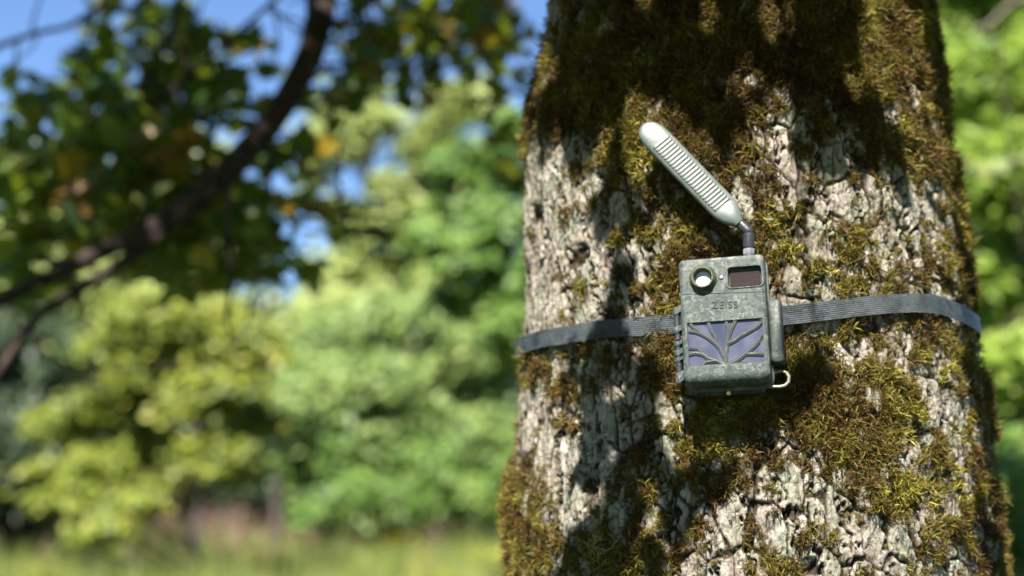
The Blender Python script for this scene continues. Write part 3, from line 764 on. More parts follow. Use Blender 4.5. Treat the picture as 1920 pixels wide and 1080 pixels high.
NEARL = [(0.0, (.014, .035, .005)), (.35, (.026, .062, .008)), (.56, (.05, .10, .012)), (.72, (.12, .16, .014)), (.86, (.17, .13, .012)), (.95, (.24, .10, .012)), (1., (.25, .12, .07))]
MLEAF = mat_leaf('leaf_near', NEARL, (.30, .36, .02), .42, .38, rand=True)
MLEAFC = mat_leaf('leaf_near_mass', NEARL, (.30, .36, .02), .42, .38, nscale=3)
MTWIG = NT('twig_bark'); _p = MTWIG.coord(); _n = MTWIG.noise(_p, 40, 5)
MTWIG = MTWIG.bsdf(MTWIG.ramp(_n, [(.3, (.012, .009, .007)), (.55, (.030, .021, .016)), (.75, (.10, .075, .06))]), .85, spec=.2, normal=MTWIG.bump(_n, .004))

# unseen canopy leaves added overhead, placed by the LIT map to shape the sun patches
def dapple_canopy():
    rg = np.random.default_rng(23)
    ref = np.cross(S_np, [0, 0, 1.]); ref /= np.linalg.norm(ref); up = np.cross(ref, S_np)
    n = 170000
    th = rg.uniform(-1.75, 1.75, n); z = rg.uniform(.95, 2.2, n); t = rg.uniform(.55, 1.25, n)
    C = tsurf(th, z) + S_np * t[:, None]
    fk = np.stack([rg.uniform(960, 1860, 80), rg.uniform(-20, 1100, 80), rg.uniform(4, 14, 80)], 1)
    def lit_at(Q):
        # follow the sun ray down to the trunk cylinder
        o = Q; d = -S_np; zc = Q[:, 2] - 1.0; cx = axis_x(np.clip(o[:, 2] - t * S_np[2], 1, 2.2)); R = rad_z(np.clip(o[:, 2] - t * S_np[2], 1, 2.2))
        ox, oy = o[:, 0] - cx, o[:, 1] - TY; a_ = d[0] ** 2 + d[1] ** 2; b_ = ox * d[0] + oy * d[1]; c_ = ox ** 2 + oy ** 2 - R ** 2
        disc_ = b_ * b_ - a_ * c_; hit = disc_ > 0; tt_ = (-b_ - np.sqrt(np.maximum(disc_, 0))) / a_
        H_ = o + d * tt_[:, None]; px, py = project(H_)
        v = gridval(LIT, px, py) + .04 + .55 * fbm(px / 62, py / 62, 3, 5) + .50 * pn(px / 28, py / 28, 6)
        for fx_, fy_, fr_ in fk: v = np.where(np.hypot(px - fx_, (py - fy_) * .8) < fr_, 1.1, v)
        v = np.where((H_[:, 2] < 1.05) | (H_[:, 2] > 2.1), .2, v)
        # the camera and its antenna stand in full sun
        v = np.where((px > 1255) & (px < 1465) & (py > 466) & (py < 850), 1.2, v)
        dx, dy = 1381 - 1210, 419 - 240; tt2 = np.clip(((px - 1210) * dx + (py - 240) * dy) / (dx * dx + dy * dy), 0, 1)
        v = np.where(np.hypot(px - 1210 - tt2 * dx, py - 240 - tt2 * dy) < 34, 1.2, v)
        tt3 = np.clip(((px - 1222) * dx + (py - 310) * dy) / (dx * dx + dy * dy), 0, 1)
        v = np.where(np.hypot(px - 1222 - tt3 * dx, py - 310 - tt3 * dy) < 44, 1.2, v)
        return np.where(hit, v, .1), hit
    half = rg.uniform(.007, .020, n); worst = np.full(n, -1.); hitn = np.zeros(n)
    for a_, f_ in [(0, 0)] + [(k * math.pi / 4, 1) for k in range(8)] + [(k * math.pi / 2, .5) for k in range(4)]:
        Q = C + (ref * math.cos(a_) + up * math.sin(a_)) * (half * f_)[:, None]; v, h_ = lit_at(Q); worst = np.maximum(worst, v); hitn += h_
    px, py = project(C)
    depth = (C - np.array([0, 0, CAMZ])) @ FWD
    inview = (depth > .05) & (py > -70) & (px > -150) & (px < 2070)
    ok = (worst < .55) & ~inview & (depth > -1)
    idx = np.nonzero(ok)[0][:11000]; print('canopy candidates', ok.sum())
    C, half = C[idx], half[idx]
    N = S_np + rg.normal(size=(len(C), 3)) * .42; N /= np.linalg.norm(N, axis=1, keepdims=True)
    V, F, T = leaf_cloud_arrays(C, N, half * 2.15, .85, rg)
    o = link('foliage', np_mesh('foliage', V - OFF, F, MLEAFC, {'tone': ('FACE', T)}), mossy_tree); o['kind'] = 'stuff'
    # wider unseen crown added to cut sky fill, thinned where the sun reaches the trunk
    m = 26000
    Q = np.stack([rg.uniform(-3.2, 3.0, m), rg.uniform(-2.6, 3.2, m), rg.uniform(2.3, 4.6, m)], 1)
    g = Q - tsurf(np.zeros(m), np.full(m, 1.5)); tt = g @ S_np; lat = g - tt[:, None] * S_np
    qx, qy = project(Q); dq = (Q - np.array([0, 0, CAMZ])) @ FWD
    u_ = lat @ ref; v_ = lat @ up
    sunlane = (np.abs(u_) < .36) & (np.abs(v_) < .52) & (tt > 0)
    g2 = Q - at(300, 300, 3.6); t2 = g2 @ S_np; l2 = g2 - t2[:, None] * S_np; lane2 = (np.hypot(l2 @ ref, l2 @ up) < 1.3) & (t2 > 0) & (rg.random(m) < .94)
    kq = ~sunlane & ~lane2 & ~((dq > .05) & (qy > -120)) & (np.hypot(Q[:, 0] - .2, Q[:, 1] - .6) < 3.2)
    Q = Q[kq]; Nq = rg.normal(size=Q.shape) * .5 + [0, 0, .9]; Nq /= np.linalg.norm(Nq, axis=1, keepdims=True)
    V, F, T = leaf_cloud_arrays(Q, Nq, rg.uniform(.08, .14, len(Q)), .7, rg)
    link('crown', np_mesh('crown', V - OFF, F, MLEAFC, {'tone': ('FACE', T)}), mossy_tree)  # added unseen crown, cuts sky fill
    # unseen limb and twigs added to carry the shading leaves
    st = tsurf(np.array([-.25]), np.array([3.35]))[0] - OFF; lim = MB()
    tip = C.mean(0) - OFF + np.array([0, -.3, .35])
    pth_ = [Vector(st), Vector(st).lerp(Vector(tip), .35) + Vector((0, 0, .12)), Vector(st).lerp(Vector(tip), .7) + Vector((0, 0, .1)), Vector(tip)]
    lim.tube(pth_, [.055, .04, .026, .012], 10)
    tw = MB()
    for k in range(46):
        q = Vector(C[rg.integers(len(C))] - OFF); b_ = pth_[1].lerp(pth_[3], rg.uniform(0, 1)); mid = b_.lerp(q, .5) + Vector((0, 0, .12))
        if (q - b_).length < .9 : tw.tube([b_, mid, q], [.006, .004, .0018], 5)
    lim.build('limb', MTWIG, mossy_tree); tw.build('twigs', MTWIG, mossy_tree)['kind'] = 'stuff'
dapple_canopy()

# ------------------------------------------------------------------ oak limb hanging into the picture from the upper left
def px_path(lst, Y):
    out = []
    for q in lst:
        p = at(q[0], q[1], q[3] if len(q) > 3 else Y); out.append((Vector(p), q[2] / FPX * (q[3] if len(q) > 3 else Y) / 2 * .98))
    return out
def smooth_tube(mb, lst, Y, seg=10, sub=4):
    pr = px_path(lst, Y); n = len(pr); P_, R_ = [], []
    for i in range(n - 1):
        p0, p1, p2, p3 = (pr[max(0, min(n - 1, i + k))][0] for k in (-1, 0, 1, 2))
        for s in range(sub):
            t = s / sub
            P_.append(.5 * ((2 * p1) + (-p0 + p2) * t + (2 * p0 - 5 * p1 + 4 * p2 - p3) * t * t + (-p0 + 3 * p1 - 3 * p2 + p3) * t ** 3)); R_.append(pr[i][1] * (1 - t) + pr[i + 1][1] * t)
    P_.append(pr[-1][0]); R_.append(pr[-1][1]); mb.tube(P_, R_, seg); return P_, R_
OBX, OBY = 1.0, 4.6
oak = empty('oak_tree', (OBX, OBY, 0)); bpy.context.view_layer.update()
tag(oak, 'oak with a thick dark drooping limb of green and orange leaves, upper left', 'tree')
OO = Vector((OBX, OBY, 0))
def oak_part(name, mb, mat=MTWIG):
    mb.v = [(v[0] - OBX, v[1] - OBY, v[2]) for v in mb.v]; return mb.build(name, mat, oak)
mb = MB(); mb.tube([(OBX, OBY, -.1), (OBX, OBY, .3), (OBX - .03, OBY, 1.5), (OBX, OBY, 3), (OBX + .05, OBY, 5)], [.24, .19, .16, .15, .11], 14); oak_part('trunk', mb)
mb = MB()
main = [(700, -520, 80, 4.45), (650, -220, 72, 3.9), (606, -50, 64, 3.4), (600, 30, 58), (578, 110, 56), (525, 205, 54), (462, 285, 56), (400, 345, 52), (330, 402, 44), (230, 455, 36), (120, 505, 30), (0, 566, 26), (-140, 630, 18)]
mb.tube([Vector((OBX, OBY, 3.4)), Vector((.45, 4.55, 3.5)), Vector(at(700, -520, 4.45))], [.09, .07, .065], 10)
smooth_tube(mb, main, 3.2, 12); oak_part('limb', mb)
subs = [[(345, 400, 30), (290, 445, 28), (225, 495, 26), (150, 540, 24), (70, 595, 20), (30, 650, 17), (-20, 720, 14), (-80, 780, 10)],
        [(250, 235, 8), (262, 190, 12), (290, 120, 13), (320, 60, 14), (335, 10, 15), (350, -60, 16)],
        [(250, 240, 8), (300, 190, 9), (345, 150, 11), (400, 102, 10), (470, 40, 10), (540, -20, 10)],
        [(345, 150, 8), (350, 105, 6), (330, 60, 5)],
        [(-60, 110, 14), (10, 82, 12), (70, 62, 11), (130, 48, 10), (185, 12, 9), (220, -40, 8)],
        [(70, 62, 5), (60, 90, 4), (10, 130, 3)],
        [(432, 320, 11), (428, 420, 10), (434, 520, 9), (425, 600, 8), (445, 650, 6)],
        [(508, 290, 13), (502, 380, 12), (490, 470, 11), (478, 540, 9), (462, 610, 7)],
        [(60, 630, 8), (100, 672, 7), (170, 692, 6), (250, 690, 5), (330, 684, 4)],
        [(600, 60, 10), (650, 30, 7), (720, -10, 6), (800, -60, 6)],
        [(570, 130, 9), (640, 120, 8), (720, 130, 7), (800, 110, 6), (900, 60, 5)],
        [(470, 280, 9), (540, 300, 8), (620, 350, 6), (650, 420, 5)],
        [(700, -80, 9), (780, 20, 8), (850, 60, 7), (930, 80, 6), (990, 60, 4)]]
rgs = random.Random(3)
for i, s_ in enumerate(subs):
    mb = MB(); Yb = 3.5 + rgs.uniform(-.3, .3); smooth_tube(mb, s_, Yb - .15 if i else 3.2, 8); oak_part('branch', mb)
clus = [  # px, py, rx, ry, weight, warm
    (250, 60, 110, 50, 60, .1), (330, 110, 60, 50, 30, .15), (90, 190, 80, 45, 40, 0), (170, 210, 80, 60, 50, .1), (290, 190, 80, 60, 50, .1), (240, 290, 110, 70, 80, .55), (330, 320, 90, 60, 60, .7),
    (60, 300, 80, 70, 55, .1), (130, 390, 100, 60, 70, .35), (30, 430, 70, 60, 40, 0), (280, 430, 130, 50, 80, .35), (430, 400, 90, 60, 70, .1), (400, 200, 70, 50, 36, .25), (455, 110, 50, 45, 22, .35), (540, 300, 60, 40, 22, .1),
    (440, 480, 80, 50, 50, .05), (330, 500, 80, 40, 40, .05), (570, 400, 50, 25, 16, .1), (700, 80, 70, 40, 34, .35), (670, 150, 60, 36, 26, .45), (760, 50, 60, 40, 30, .2), (850, 100, 90, 45, 40, .15), (850, 30, 80, 40, 34, .35),
    (940, 60, 50, 50, 26, .2), (960, 180, 40, 40, 12, .1), (790, 170, 60, 28, 10, .2), (620, 200, 40, 30, 8, .3), (560, 470, 40, 30, 10, 0), (640, 430, 40, 30, 7, .5), (120, 480, 110, 50, 50, 0), (30, 540, 70, 50, 26, 0),
    (200, 130, 60, 40, 20, 0), (930, 300, 40, 60, 8, .05), (900, 460, 50, 60, 4, 0)]
rgt = random.Random(77); mb = MB()
for s_ in [main] + subs[:5] + subs[9:]:
    for _ in range(9 if s_ is main else 5):
        i = rgt.randrange(len(s_) - 1); u = rgt.random(); x0 = s_[i][0] * (1 - u) + s_[i + 1][0] * u; y0 = s_[i][1] * (1 - u) + s_[i + 1][1] * u
        if y0 < -80: continue
        a_ = rgt.uniform(-2.6, .3) if rgt.random() < .6 else rgt.uniform(.6, 2.4); ln = rgt.uniform(70, 190); y1 = y0 + ln * math.sin(a_); x1 = x0 + ln * math.cos(a_)
        smooth_tube(mb, [(x0, y0, 7), ((x0 + x1) / 2 + rgt.uniform(-18, 18), (y0 + y1) / 2 + rgt.uniform(-18, 18), 5), (x1, y1, 3)], 3.25 + rgt.uniform(-.05, .05), 5, 3)
oak_part('twigs', mb)['kind'] = 'stuff'
lv = [leaf_mesh('oak_leaf', MLEAF, .088, 'maple' if k % 3 else 'oak', k) for k in range(8)]
rgo = np.random.default_rng(31)
cand = []
for (cx, cy, rx, ry, wgt, warm) in clus:
    for _ in range(int(wgt * 1.15)):
        a_ = rgo.uniform(0, 6.283); r_ = math.sqrt(rgo.random()); Y = 3.9 + rgo.normal() * .33 if cx < 800 or cy < 200 else 4.3 + rgo.normal() * .5
        cand.append((at(cx + rx * r_ * math.cos(a_) * 1.1, cy + ry * r_ * math.sin(a_) * 1.1, max(Y, 2.6)), warm))
order = rgo.permutation(len(cand))
def leaf_basis(rg):
    n_ = np.array([rg.normal() * .6, rg.normal() * .6 - .2, 1.0 + rg.normal() * .5]); n_ /= np.linalg.norm(n_); return n_
MWARM = mat_leaf('leaf_turning', [(0, (.15, .055, .012)), (.35, (.24, .14, .015)), (.7, (.20, .19, .018)), (1, (.32, .22, .06))], (.5, .36, .03), .45, .45, rand=True)
lw = [leaf_mesh('turning_leaf', MWARM, .10, 'maple', 20 + k) for k in range(4)]
for k in order[:300]:
    p, warm = cand[k]; n_ = leaf_basis(rgo)
    me = lw[rgo.integers(4)] if rgo.random() < warm * .8 else lv[rgo.integers(8)]
    o = bpy.data.objects.new('leaf', me); COL.objects.link(o); o.parent = oak
    q = Vector(n_).to_track_quat('Z', 'Y') @ Euler((0, 0, rgo.uniform(0, 6.28))).to_quaternion()
    o.rotation_mode = 'QUATERNION'; o.rotation_quaternion = q; s_ = rgo.uniform(.7, 1.25); o.scale = (s_, s_, s_); o.location = Vector(p) - OO
def oak_mass(name, sel, mats_protos, mat):
    V_, F_ = [], []; off = 0; tone = []
    for k in sel:
        p, warm = cand[k] if isinstance(k, (int, np.integer)) else (k, 0)
        me = mats_protos[rgo.integers(len(mats_protos))]; vv = np.array([v.co for v in me.vertices]); n_ = leaf_basis(rgo)
        m3 = np.array((Vector(n_).to_track_quat('Z', 'Y') @ Euler((0, 0, rgo.uniform(0, 6.28))).to_quaternion()).to_matrix()) * rgo.uniform(.7, 1.2)
        V_.append(vv @ m3.T + np.array(p) - np.array(OO)); f = np.array([pl.vertices[:] for pl in me.polygons]) + off; F_.append(f); off += len(vv); tone += [rgo.random() * (.86 + .14 * warm)] * len(f)
    o = link(name, np_mesh(name, np.concatenate(V_), np.concatenate(F_), mat, {'tone': ('FACE', np.array(tone))}), oak); o['kind'] = 'stuff'; return o
MWARMC = mat_leaf('leaf_turning_mass', [(0, (.12, .045, .010)), (.35, (.21, .12, .014)), (.7, (.20, .19, .018)), (1, (.30, .20, .06))], (.5, .36, .03), .45, .45, nscale=3)
wsel = [k for k in order[300:] if rgo.random() < cand[k][1] * .42]; wset = set(wsel)
oak_mass('foliage', [k for k in order[300:] if k not in wset], lv, MLEAFC)
oak_mass('turning_foliage', wsel, lw, MWARMC)
# unseen oak leaves and branches added above the frame to shade the limb
up_ = []
for _ in range(2800):
    b_ = at(rgo.uniform(-350, 1100), rgo.uniform(-260, 640), 3.5 + rgo.normal() * .5) + S_np * rgo.uniform(.9, 2.4)
    x_, y_ = project(b_)
    if y_ < -90: up_.append(b_)
up_ = np.array(up_); N = S_np * .6 + rgo.normal(size=up_.shape) * .5; N /= np.linalg.norm(N, axis=1, keepdims=True)
V, F, T = leaf_cloud_arrays(up_, N, rgo.uniform(.07, .12, len(up_)), .8, rgo)
o = link('crown', np_mesh('crown', V - np.array(OO), F, MLEAFC, {'tone': ('FACE', T)}), oak)
mb = MB()
for k in range(7): mb.tube([Vector((OBX, OBY, 3.6 + k * .15)), Vector((.3 - k * .1, 4.1 - k * .2, 4.2 + k * .1)), Vector(up_[rgo.integers(len(up_))])], [.05, .03, .01], 7)
oak_part('branch', mb)

# ------------------------------------------------------------------ background trees
def stops(cols): return [(i / (len(cols) - 1), c) for i, c in enumerate(cols)]
MATS = {
    'yellow': mat_leaf('leaf_yellow_green', [(.2, (0.063, 0.090, 0.010)), (.45, (0.127, 0.167, 0.018)), (.65, (0.190, 0.231, 0.027)), (.85, (0.272, 0.263, 0.040))], (0.453, 0.453, 0.045), .35),
    'pale': mat_leaf('leaf_pale_green', [(.2, (0.060, 0.101, 0.025)), (.45, (0.126, 0.192, 0.050)), (.65, (0.192, 0.267, 0.076)), (.85, (0.283, 0.333, 0.101))], (0.353, 0.504, 0.101), .35),
    'ash': mat_leaf('leaf_ash_green', [(.2, (0.112, 0.146, 0.034)), (.45, (0.213, 0.263, 0.067)), (.65, (0.302, 0.358, 0.112)), (.85, (0.392, 0.426, 0.168))], (0.504, 0.560, 0.112), .38),
    'mid': mat_leaf('leaf_mid_green', [(.2, (0.034, 0.073, 0.013)), (.45, (0.078, 0.157, 0.028)), (.65, (0.134, 0.224, 0.045)), (.85, (0.224, 0.291, 0.067))], (0.280, 0.448, 0.045), .38),
    'dark': mat_leaf('leaf_shaded_green', [(.2, (.008, .017, .006)), (.45, (.016, .030, .010)), (.65, (.028, .05, .016)), (.85, (.045, .07, .024))], (.07, .15, .02), .2),  # darker green leaves, woodland shade put into the colour
    'lime': mat_leaf('leaf_lime_green', [(.2, (0.056, 0.106, 0.013)), (.45, (0.134, 0.213, 0.025)), (.65, (0.213, 0.302, 0.045)), (.85, (0.325, 0.381, 0.078))], (0.470, 0.672, 0.067), .45),
}
GT = 'trees at the far edge of the meadow'
def tree(name, label, D, tx, clusters, matk, n, leaf=.12, trunk_w=.12, depth=1.6, group=GT, seed=1, ttop=None, cat='tree', limbs=True, squash=.5, slope=.38, loose=.55):
    """clusters are (px, py, rx, ry[, weight]) at distance D"""
    rg = np.random.default_rng(seed); base = at(tx, 1000, D); bx = base[0]
    root = empty(name, (bx, D, 0)); tag(root, label, cat, group); O = np.array([bx, D, 0])
    k_ = D / FPX; Cs, Ns = [], []
    wts = np.array([(c[4] if len(c) > 4 else 1.) * c[2] * c[3] for c in clusters]); cnt = (wts / wts.sum() * n).astype(int)
    ctr = []
    ytop = min(c[1] for c in clusters)
    for c, m in zip(clusters, cnt):
        p = at(c[0], c[1], D + rg.uniform(-.5, .5) * depth - slope * (c[1] - ytop) * k_); ctr.append(p)
        # clumps inside the cluster, each a flattened spray of leaves
        nk = max(4, int(m / 70)); d3 = rg.normal(size=(nk, 3)); d3 /= np.linalg.norm(d3, axis=1, keepdims=True); rr = rg.random((nk, 1)) ** .45
        kc = p + d3 * rr * np.array([c[2] * k_, min(depth, (c[2] + c[3]) * .5 * k_), c[3] * k_])
        which = rg.integers(0, nk, m); sz = max(.12, .27 * (c[2] + c[3]) * .5 * k_)
        q = rg.normal(size=(m, 3)) * np.array([sz * .55, sz * .55, sz * .55 * squash]); q[:, 2] -= .25 * (q[:, 0] ** 2 + q[:, 1] ** 2) / sz
        lo = rg.random(m) < loose; lone = rg.normal(size=(m, 3)) * .5 * np.array([c[2] * k_, min(depth, c[2] * k_), c[3] * k_]) + p
        Cs.append(np.where(lo[:, None], lone, kc[which] + q))
        Nn = rg.normal(size=(m, 3)) * .42 + S_np * .95 + d3[which] * .25; Ns.append(Nn)
    C = np.concatenate(Cs); N = np.concatenate(Ns); N /= np.linalg.norm(N, axis=1, keepdims=True)
    kp = C[:, 2] > .05; C, N = C[kp], N[kp]
    V, F, T = leaf_cloud_arrays(C, N, leaf * rg.uniform(.7, 1.3, len(C)), .62, rg)
    link('crown', np_mesh('crown', V - O, F, MATS[matk], {'tone': ('FACE', T)}), root)
    zt = ttop if ttop else max(p[2] for p in ctr) * .92
    mb = MB(); tp = [Vector((rg.uniform(-.06, .06) * i, rg.uniform(-.05, .05) * i, zt * i / 6 - (.1 if i == 0 else 0))) for i in range(7)]
    mb.tube(tp, [trunk_w * (1.25 if i == 0 else 1 - .13 * i) for i in range(7)], 9); mb.build('trunk', MTWIG, root)
    if limbs:
        mb = MB()
        for p in ctr:
            q = Vector(p - O); zb = max(.4, min(zt * .85, q.z - .35 * math.hypot(q.x, q.y) - .2)); f = min(.999, zb / zt) * 6; i = int(f); b_ = tp[i].lerp(tp[min(6, i + 1)], f - i)
            mb.tube([b_, b_.lerp(q, .55) + Vector((0, 0, .08 * q.length * .3)), q], [trunk_w * .34, trunk_w * .2, trunk_w * .07], 6)
        mb.build('limbs', MTWIG, root)
    return root
tree('young_tree', 'small yellow-green tree with layered drooping sprays, left edge of meadow', 12.5, 362,
     [(285, 590, 80, 42), (395, 600, 70, 40), (215, 650, 70, 40), (330, 660, 90, 45), (470, 650, 50, 60), (120, 790, 62, 36, 1.5), (190, 760, 70, 40), (270, 750, 90, 50), (390, 740, 90, 55), (470, 790, 50, 60),
      (95, 882, 45, 20, 1.2), (190, 875, 85, 34), (290, 840, 80, 45), (400, 850, 70, 40), (470, 880, 40, 28), (130, 935, 70, 30), (220, 950, 80, 34), (310, 920, 60, 30), (190, 990, 60, 20), (250, 700, 60, 30)],
     'yellow', 21000, .10, .06, 1.0, seed=3, group=None, squash=.24, slope=.10, loose=.22)
tree('pale_tree', 'pale green broad tree in sunlight just left of the trunk', 19, 740,
     [(620, 640, 80, 50), (720, 610, 70, 50), (850, 590, 80, 50), (920, 650, 80, 60), (800, 690, 90, 50), (680, 720, 90, 50), (590, 760, 70, 50), (880, 750, 90, 50), (770, 800, 80, 50), (650, 830, 80, 40), (930, 830, 60, 50), (840, 870, 70, 30), (560, 690, 50, 50), (720, 900, 50, 30), (960, 560, 60, 60)],
     'pale', 24000, .165, .14, 2.4, seed=4, loose=.42)
tree('ash_tree', 'tall light green ash with open crown and sky gaps, centre left', 25, 660,
     [(640, 210, 60, 36), (690, 180, 50, 30), (610, 270, 50, 36), (670, 285, 40, 26), (820, 250, 46, 50), (850, 330, 40, 50), (790, 340, 36, 40), (730, 350, 34, 30), (760, 420, 60, 50), (680, 430, 40, 50), (650, 520, 60, 60), (740, 510, 70, 50), (830, 440, 60, 50), (600, 600, 60, 50), (710, 600, 80, 50), (860, 540, 60, 60), (905, 180, 30, 40), (950, 260, 30, 50), (930, 350, 50, 60), (590, 330, 34, 30), (880, 200, 50, 40), (700, 230, 50, 30), (840, 180, 40, 26), (640, 400, 40, 30), (780, 270, 30, 40)],
     'ash', 26000, .19, .13, 2.5, seed=5)
tree('tall_tree', 'hazy green tree showing through the drooping limb, top left', 26, 330,
     [(330, 150, 50, 40), (405, 165, 50, 40), (370, 110, 30, 22), (60, 330, 70, 60), (150, 320, 60, 40), (240, 300, 60, 50), (310, 260, 50, 40), (100, 420, 90, 50), (230, 400, 80, 50), (340, 380, 60, 60), (420, 300, 40, 40), (390, 470, 60, 60), (260, 500, 90, 60), (100, 530, 100, 60), (20, 470, 60, 60), (330, 580, 100, 60), (180, 620, 90, 60), (20, 620, 80, 60)],
     'ash', 18000, .18, .14, 2.5, seed=6)
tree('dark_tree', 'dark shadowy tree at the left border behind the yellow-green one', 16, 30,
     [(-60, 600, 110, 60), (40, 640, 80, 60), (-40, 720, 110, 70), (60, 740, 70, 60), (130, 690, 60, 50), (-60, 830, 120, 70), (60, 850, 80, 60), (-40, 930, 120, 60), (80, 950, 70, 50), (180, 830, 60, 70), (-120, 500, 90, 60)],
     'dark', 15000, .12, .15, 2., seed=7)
tree('green_tree', 'dense deep green tree close beside the left rim of the trunk', 10, 1120,
     [(860, 300, 44, 40), (925, 330, 50, 50), (850, 400, 46, 40), (930, 430, 50, 50), (870, 480, 50, 40), (800, 450, 30, 30), (940, 540, 50, 50), (860, 560, 44, 34), (960, 250, 40, 40), (1050, 350, 80, 80), (1080, 500, 90, 80), (1150, 300, 90, 90), (960, 620, 50, 40)],
     'mid', 11000, .10, .12, 1.2, seed=8)
tree('leafy_bush', 'low mid green bush under the pale tree, meadow edge', 17.5, 700,
     [(610, 900, 60, 40), (680, 930, 60, 36), (760, 940, 60, 30), (850, 930, 70, 36), (930, 930, 60, 40), (600, 960, 50, 24), (990, 900, 60, 60), (560, 860, 40, 50), (640, 860, 40, 40), (800, 880, 50, 50), (900, 850, 40, 40)],
     'mid', 13000, .11, .05, 1.2, seed=9, cat='bush')
tree('lime_tree', 'bright lime green tree filling the gap right of the trunk', 8.5, 1990,
     [(1800, 60, 60, 50), (1880, 40, 60, 60), (1850, 140, 60, 50), (1930, 150, 60, 70), (1810, 210, 40, 50), (1890, 240, 60, 50), (1840, 310, 50, 50), (1920, 340, 60, 60), (1860, 400, 50, 40), (1910, 470, 60, 60), (1850, 500, 40, 40), (1880, 580, 60, 50), (1960, 560, 70, 70), (1990, 300, 70, 90), (2000, 80, 80, 80), (1760, 330, 40, 60), (1750, 160, 50, 70), (1760, 40, 60, 60), (1840, -50, 90, 50), (1950, -60, 90, 60), (1870, 680, 50, 40), (1930, 700, 60, 50)],
     'lime', 32000, .095, .10, 1.0, seed=10, group=None)
tree('dusky_tree', 'dusky deep green tree low at the right border', 12, 2010,
     [(1880, 640, 60, 40), (1930, 730, 80, 60), (1860, 760, 60, 60), (1900, 860, 80, 60), (1980, 900, 80, 80), (1860, 920, 60, 60), (1900, 1000, 90, 50), (2000, 1040, 80, 50), (2040, 720, 80, 80), (1840, 1010, 60, 50)],
     'mid', 15000, .10, .12, 1.4, seed=11, group=None)
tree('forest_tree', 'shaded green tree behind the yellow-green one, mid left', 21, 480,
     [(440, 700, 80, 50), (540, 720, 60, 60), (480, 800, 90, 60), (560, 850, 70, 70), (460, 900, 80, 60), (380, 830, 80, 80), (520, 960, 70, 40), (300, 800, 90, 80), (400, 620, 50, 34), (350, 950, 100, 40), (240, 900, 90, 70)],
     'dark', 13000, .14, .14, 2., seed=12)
# second row behind everything, copies of two trees seen only in the gaps
def copy_tree(src, x, y, s, rz, label, group):
    r = src.copy(); COL.objects.link(r); r.location = (x, y, 0); r.scale = (s, s, s); r.rotation_euler = (0, 0, rz); r['label'] = label; r['group'] = group
    for ch in src.children:
        c = ch.copy(); COL.objects.link(c); c.parent = r
    return r
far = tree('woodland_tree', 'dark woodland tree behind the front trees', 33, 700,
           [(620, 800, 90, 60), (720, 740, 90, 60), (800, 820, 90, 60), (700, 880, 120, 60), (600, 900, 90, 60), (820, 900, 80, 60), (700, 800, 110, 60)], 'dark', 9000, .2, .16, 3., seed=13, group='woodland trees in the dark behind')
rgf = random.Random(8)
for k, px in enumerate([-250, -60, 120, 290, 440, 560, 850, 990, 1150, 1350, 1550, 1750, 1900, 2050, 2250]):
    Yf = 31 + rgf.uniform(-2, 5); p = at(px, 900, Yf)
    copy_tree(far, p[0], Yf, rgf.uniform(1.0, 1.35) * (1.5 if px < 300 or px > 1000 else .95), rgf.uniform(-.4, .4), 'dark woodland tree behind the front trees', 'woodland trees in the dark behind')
# bare pale stems at the meadow edge and twigs at the right
GREY = mat_simple('grey_stem', (.055, .042, .04), .85, scale=20)
for (lst, Y, lab) in [([(372, 1010, 15), (368, 900, 14), (366, 800, 12), (352, 640, 10), (350, 540, 9)], 15.5, 'grey straight stem rising behind the yellow-green tree'),
                      ([(516, 1010, 18), (518, 960, 16), (516, 925, 11), (520, 890, 6)], 16.5, 'short pinkish grey stem at the meadow edge, mid left'),
                      ([(838, 1010, 9), (840, 960, 8), (835, 900, 5)], 17, 'slim grey stem in front of the low bush beside the trunk')]:
    mb = MB(); pp, rr = smooth_tube(mb, lst, Y, 9); b_ = pp[0].copy(); b_.z = 0
    mb.tube([b_ + Vector((0, 0, -.1)), pp[0]], [rr[0] * 1.2, rr[0]], 9)
    o = MB(); mb.v = [(v[0] - b_.x, v[1] - b_.y, v[2]) for v in mb.v]; o = mb.build('bare_stem', GREY); o.location = b_; tag(o, lab, 'stem')
lt = bpy.data.objects['lime_tree']
PALE = mat_simple('pale_twig', (.20, .16, .12), .8)
for lst, Y in [([(1812, 296, 5), (1818, 314, 6), (1834, 322, 6), (1862, 317, 5), (1900, 302, 5), (1960, 280, 5)], 6.6), ([(1826, 60, 5), (1840, 52, 5), (1858, 42, 5), (1880, 20, 5), (1930, -20, 5)], 6.8),
                 ([(1960, 560, 9), (1900, 600, 8), (1860, 640, 5), (1840, 700, 4)], 7.6), ([(1870, 60, 6), (1885, 200, 6), (1900, 330, 5), (1925, 480, 5)], 7.4)]:
    mb = MB(); smooth_tube(mb, lst, Y, 7); mb.v = [(v[0] - lt.location.x, v[1] - lt.location.y, v[2]) for v in mb.v]; mb.build('twig', PALE if Y < 7 else MTWIG, lt)

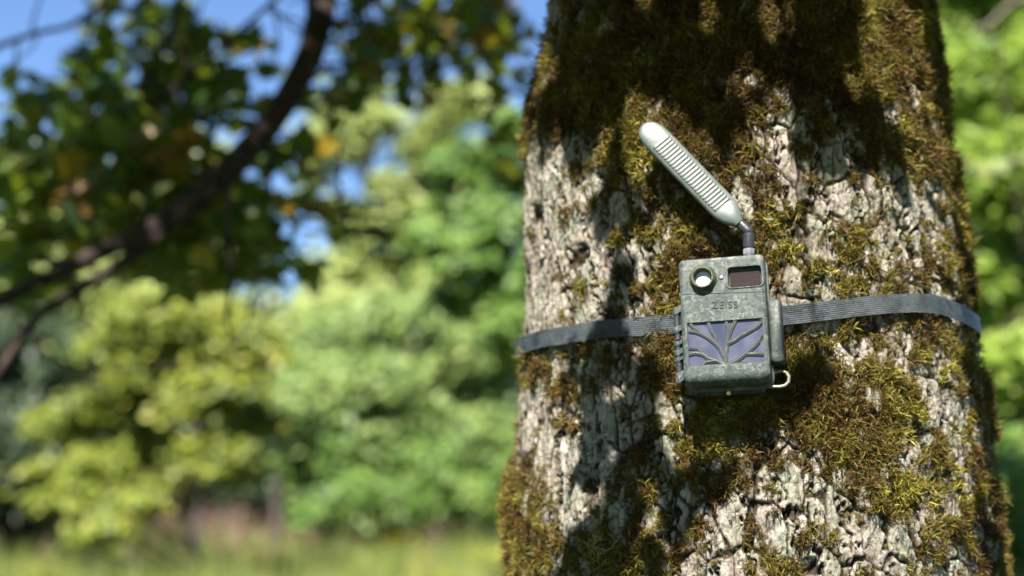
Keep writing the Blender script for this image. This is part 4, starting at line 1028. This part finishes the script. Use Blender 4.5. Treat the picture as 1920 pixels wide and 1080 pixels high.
# ------------------------------------------------------------------ meadow grass
def meadow():
    rg = np.random.default_rng(17)
    MG = mat_leaf('grass_blade', [(.15, (0.055, 0.091, 0.017)), (.4, (0.118, 0.173, 0.033)), (.6, (0.182, 0.218, 0.055)), (.8, (0.291, 0.282, 0.082)), (.95, (0.346, 0.273, 0.118))], (0.364, 0.410, 0.073), .35, nscale=.5)
    MP = mat_leaf('grass_head', [(.1, (0.105, 0.052, 0.042)), (.4, (0.210, 0.119, 0.098)), (.7, (0.294, 0.189, 0.154)), (.95, (0.252, 0.196, 0.112))], (0.350, 0.210, 0.154), .3, nscale=.8)
    MF = mat_leaf('yellow_flower', [(0, (.6, .5, .02)), (1, (.7, .62, .08))], (.7, .6, .05), .3)
    g = []; 
    for k in range(5):
        V, F, T = blades(34, .62, .016, .16, 4, .55, 1.2, rg); g.append(np_mesh('grass_tuft', V, F, MG, {'tone': ('FACE', T)}))
    h = []
    for k in range(3):
        V, F, T = blades(26, .80, .006, .14, 4, .30, 1.8, rg); tips = V.reshape(26, 5, 2, 3).mean(2)[:, -1]
        V2, F2, T2 = blades(1, .1, .02, .01, 2, .1, 1, rg)
        C = np.concatenate([tips + rg.normal(size=tips.shape) * np.array([.012, .012, .055]) for _ in range(7)]); N = rg.normal(size=C.shape); N /= np.linalg.norm(N, axis=1, keepdims=True)
        Va, Fa, Ta = leaf_cloud_arrays(C, N, rg.uniform(.025, .05, len(C)), .6, rg)
        Fb = np.concatenate([F[:, [0, 1, 2]], F[:, [0, 2, 3]]]); h.append(np_mesh('seed_tuft', np.concatenate([V, Va]), np.concatenate([Fb, Fa + len(V)]), MP, {'tone': ('FACE', np.concatenate([T, T, Ta]))}))
    f = []
    C = rg.normal(size=(30, 3)) * np.array([.14, .14, .05]) + np.array([0, 0, .62]); N = rg.normal(size=C.shape) * .3 + [0, -.2, 1]; N /= np.linalg.norm(N, axis=1, keepdims=True)
    Va, Fa, Ta = leaf_cloud_arrays(C, N, rg.uniform(.03, .06, 30), .95, rg); f.append(np_mesh('flower_tuft', Va, Fa, MF, {'tone': ('FACE', Ta)}))
    def scatter(name, n, ya, yb, coll, nk, smin, smax, label, dens=None, xr=(-.45, .5)):
        y = ya + (yb - ya) * rg.random(n) ** .9; x = rg.uniform(*xr, n) * y
        px, _ = project(np.stack([x, y, y * 0 + 1], 1)); kp = np.ones(n, bool) if dens is None else rg.random(n) < dens(px, y)
        x, y = x[kp], y[kp]; m = len(x); ev = np.stack([rg.normal(size=m) * .06, rg.normal(size=m) * .06, rg.uniform(0, 6.28, m)], 1)
        o = instancer(name, np.stack([x, y, 0 * x - .02 + .10 * pn(x * .09, y * .09, 5)], 1), ev, rg.uniform(smin, smax, m) * (.66 + .030 * y), rg.integers(0, nk, m), coll); tag(o, label, 'grass', kind='stuff')
    scatter('meadow_grass', 9500, 5, 21, proto_coll('grass_tuft', g), 5, .75, 1.2, 'tall sunlit green meadow grass in front of the trees')
    scatter('pink_seed_grass', 1200, 14, 20.5, proto_coll('seed_tuft', h), 3, .6, 1.0, 'pinkish seed heads of tall grass along the meadow edge',
            lambda px, y: np.where(px < 620, 1., .35) * np.where(y > 16.5, 1, .25) * np.clip(.5 + 1.4 * pn(px / 60, y * .5, 4), .05, 1))
    scatter('yellow_flowers', 900, 9, 17, proto_coll('flower_tuft', f), 1, .8, 1.15, 'small yellow flowers dotted through the meadow near the trunk',
            lambda px, y: np.where(px > 700, .22, .03))
meadow()
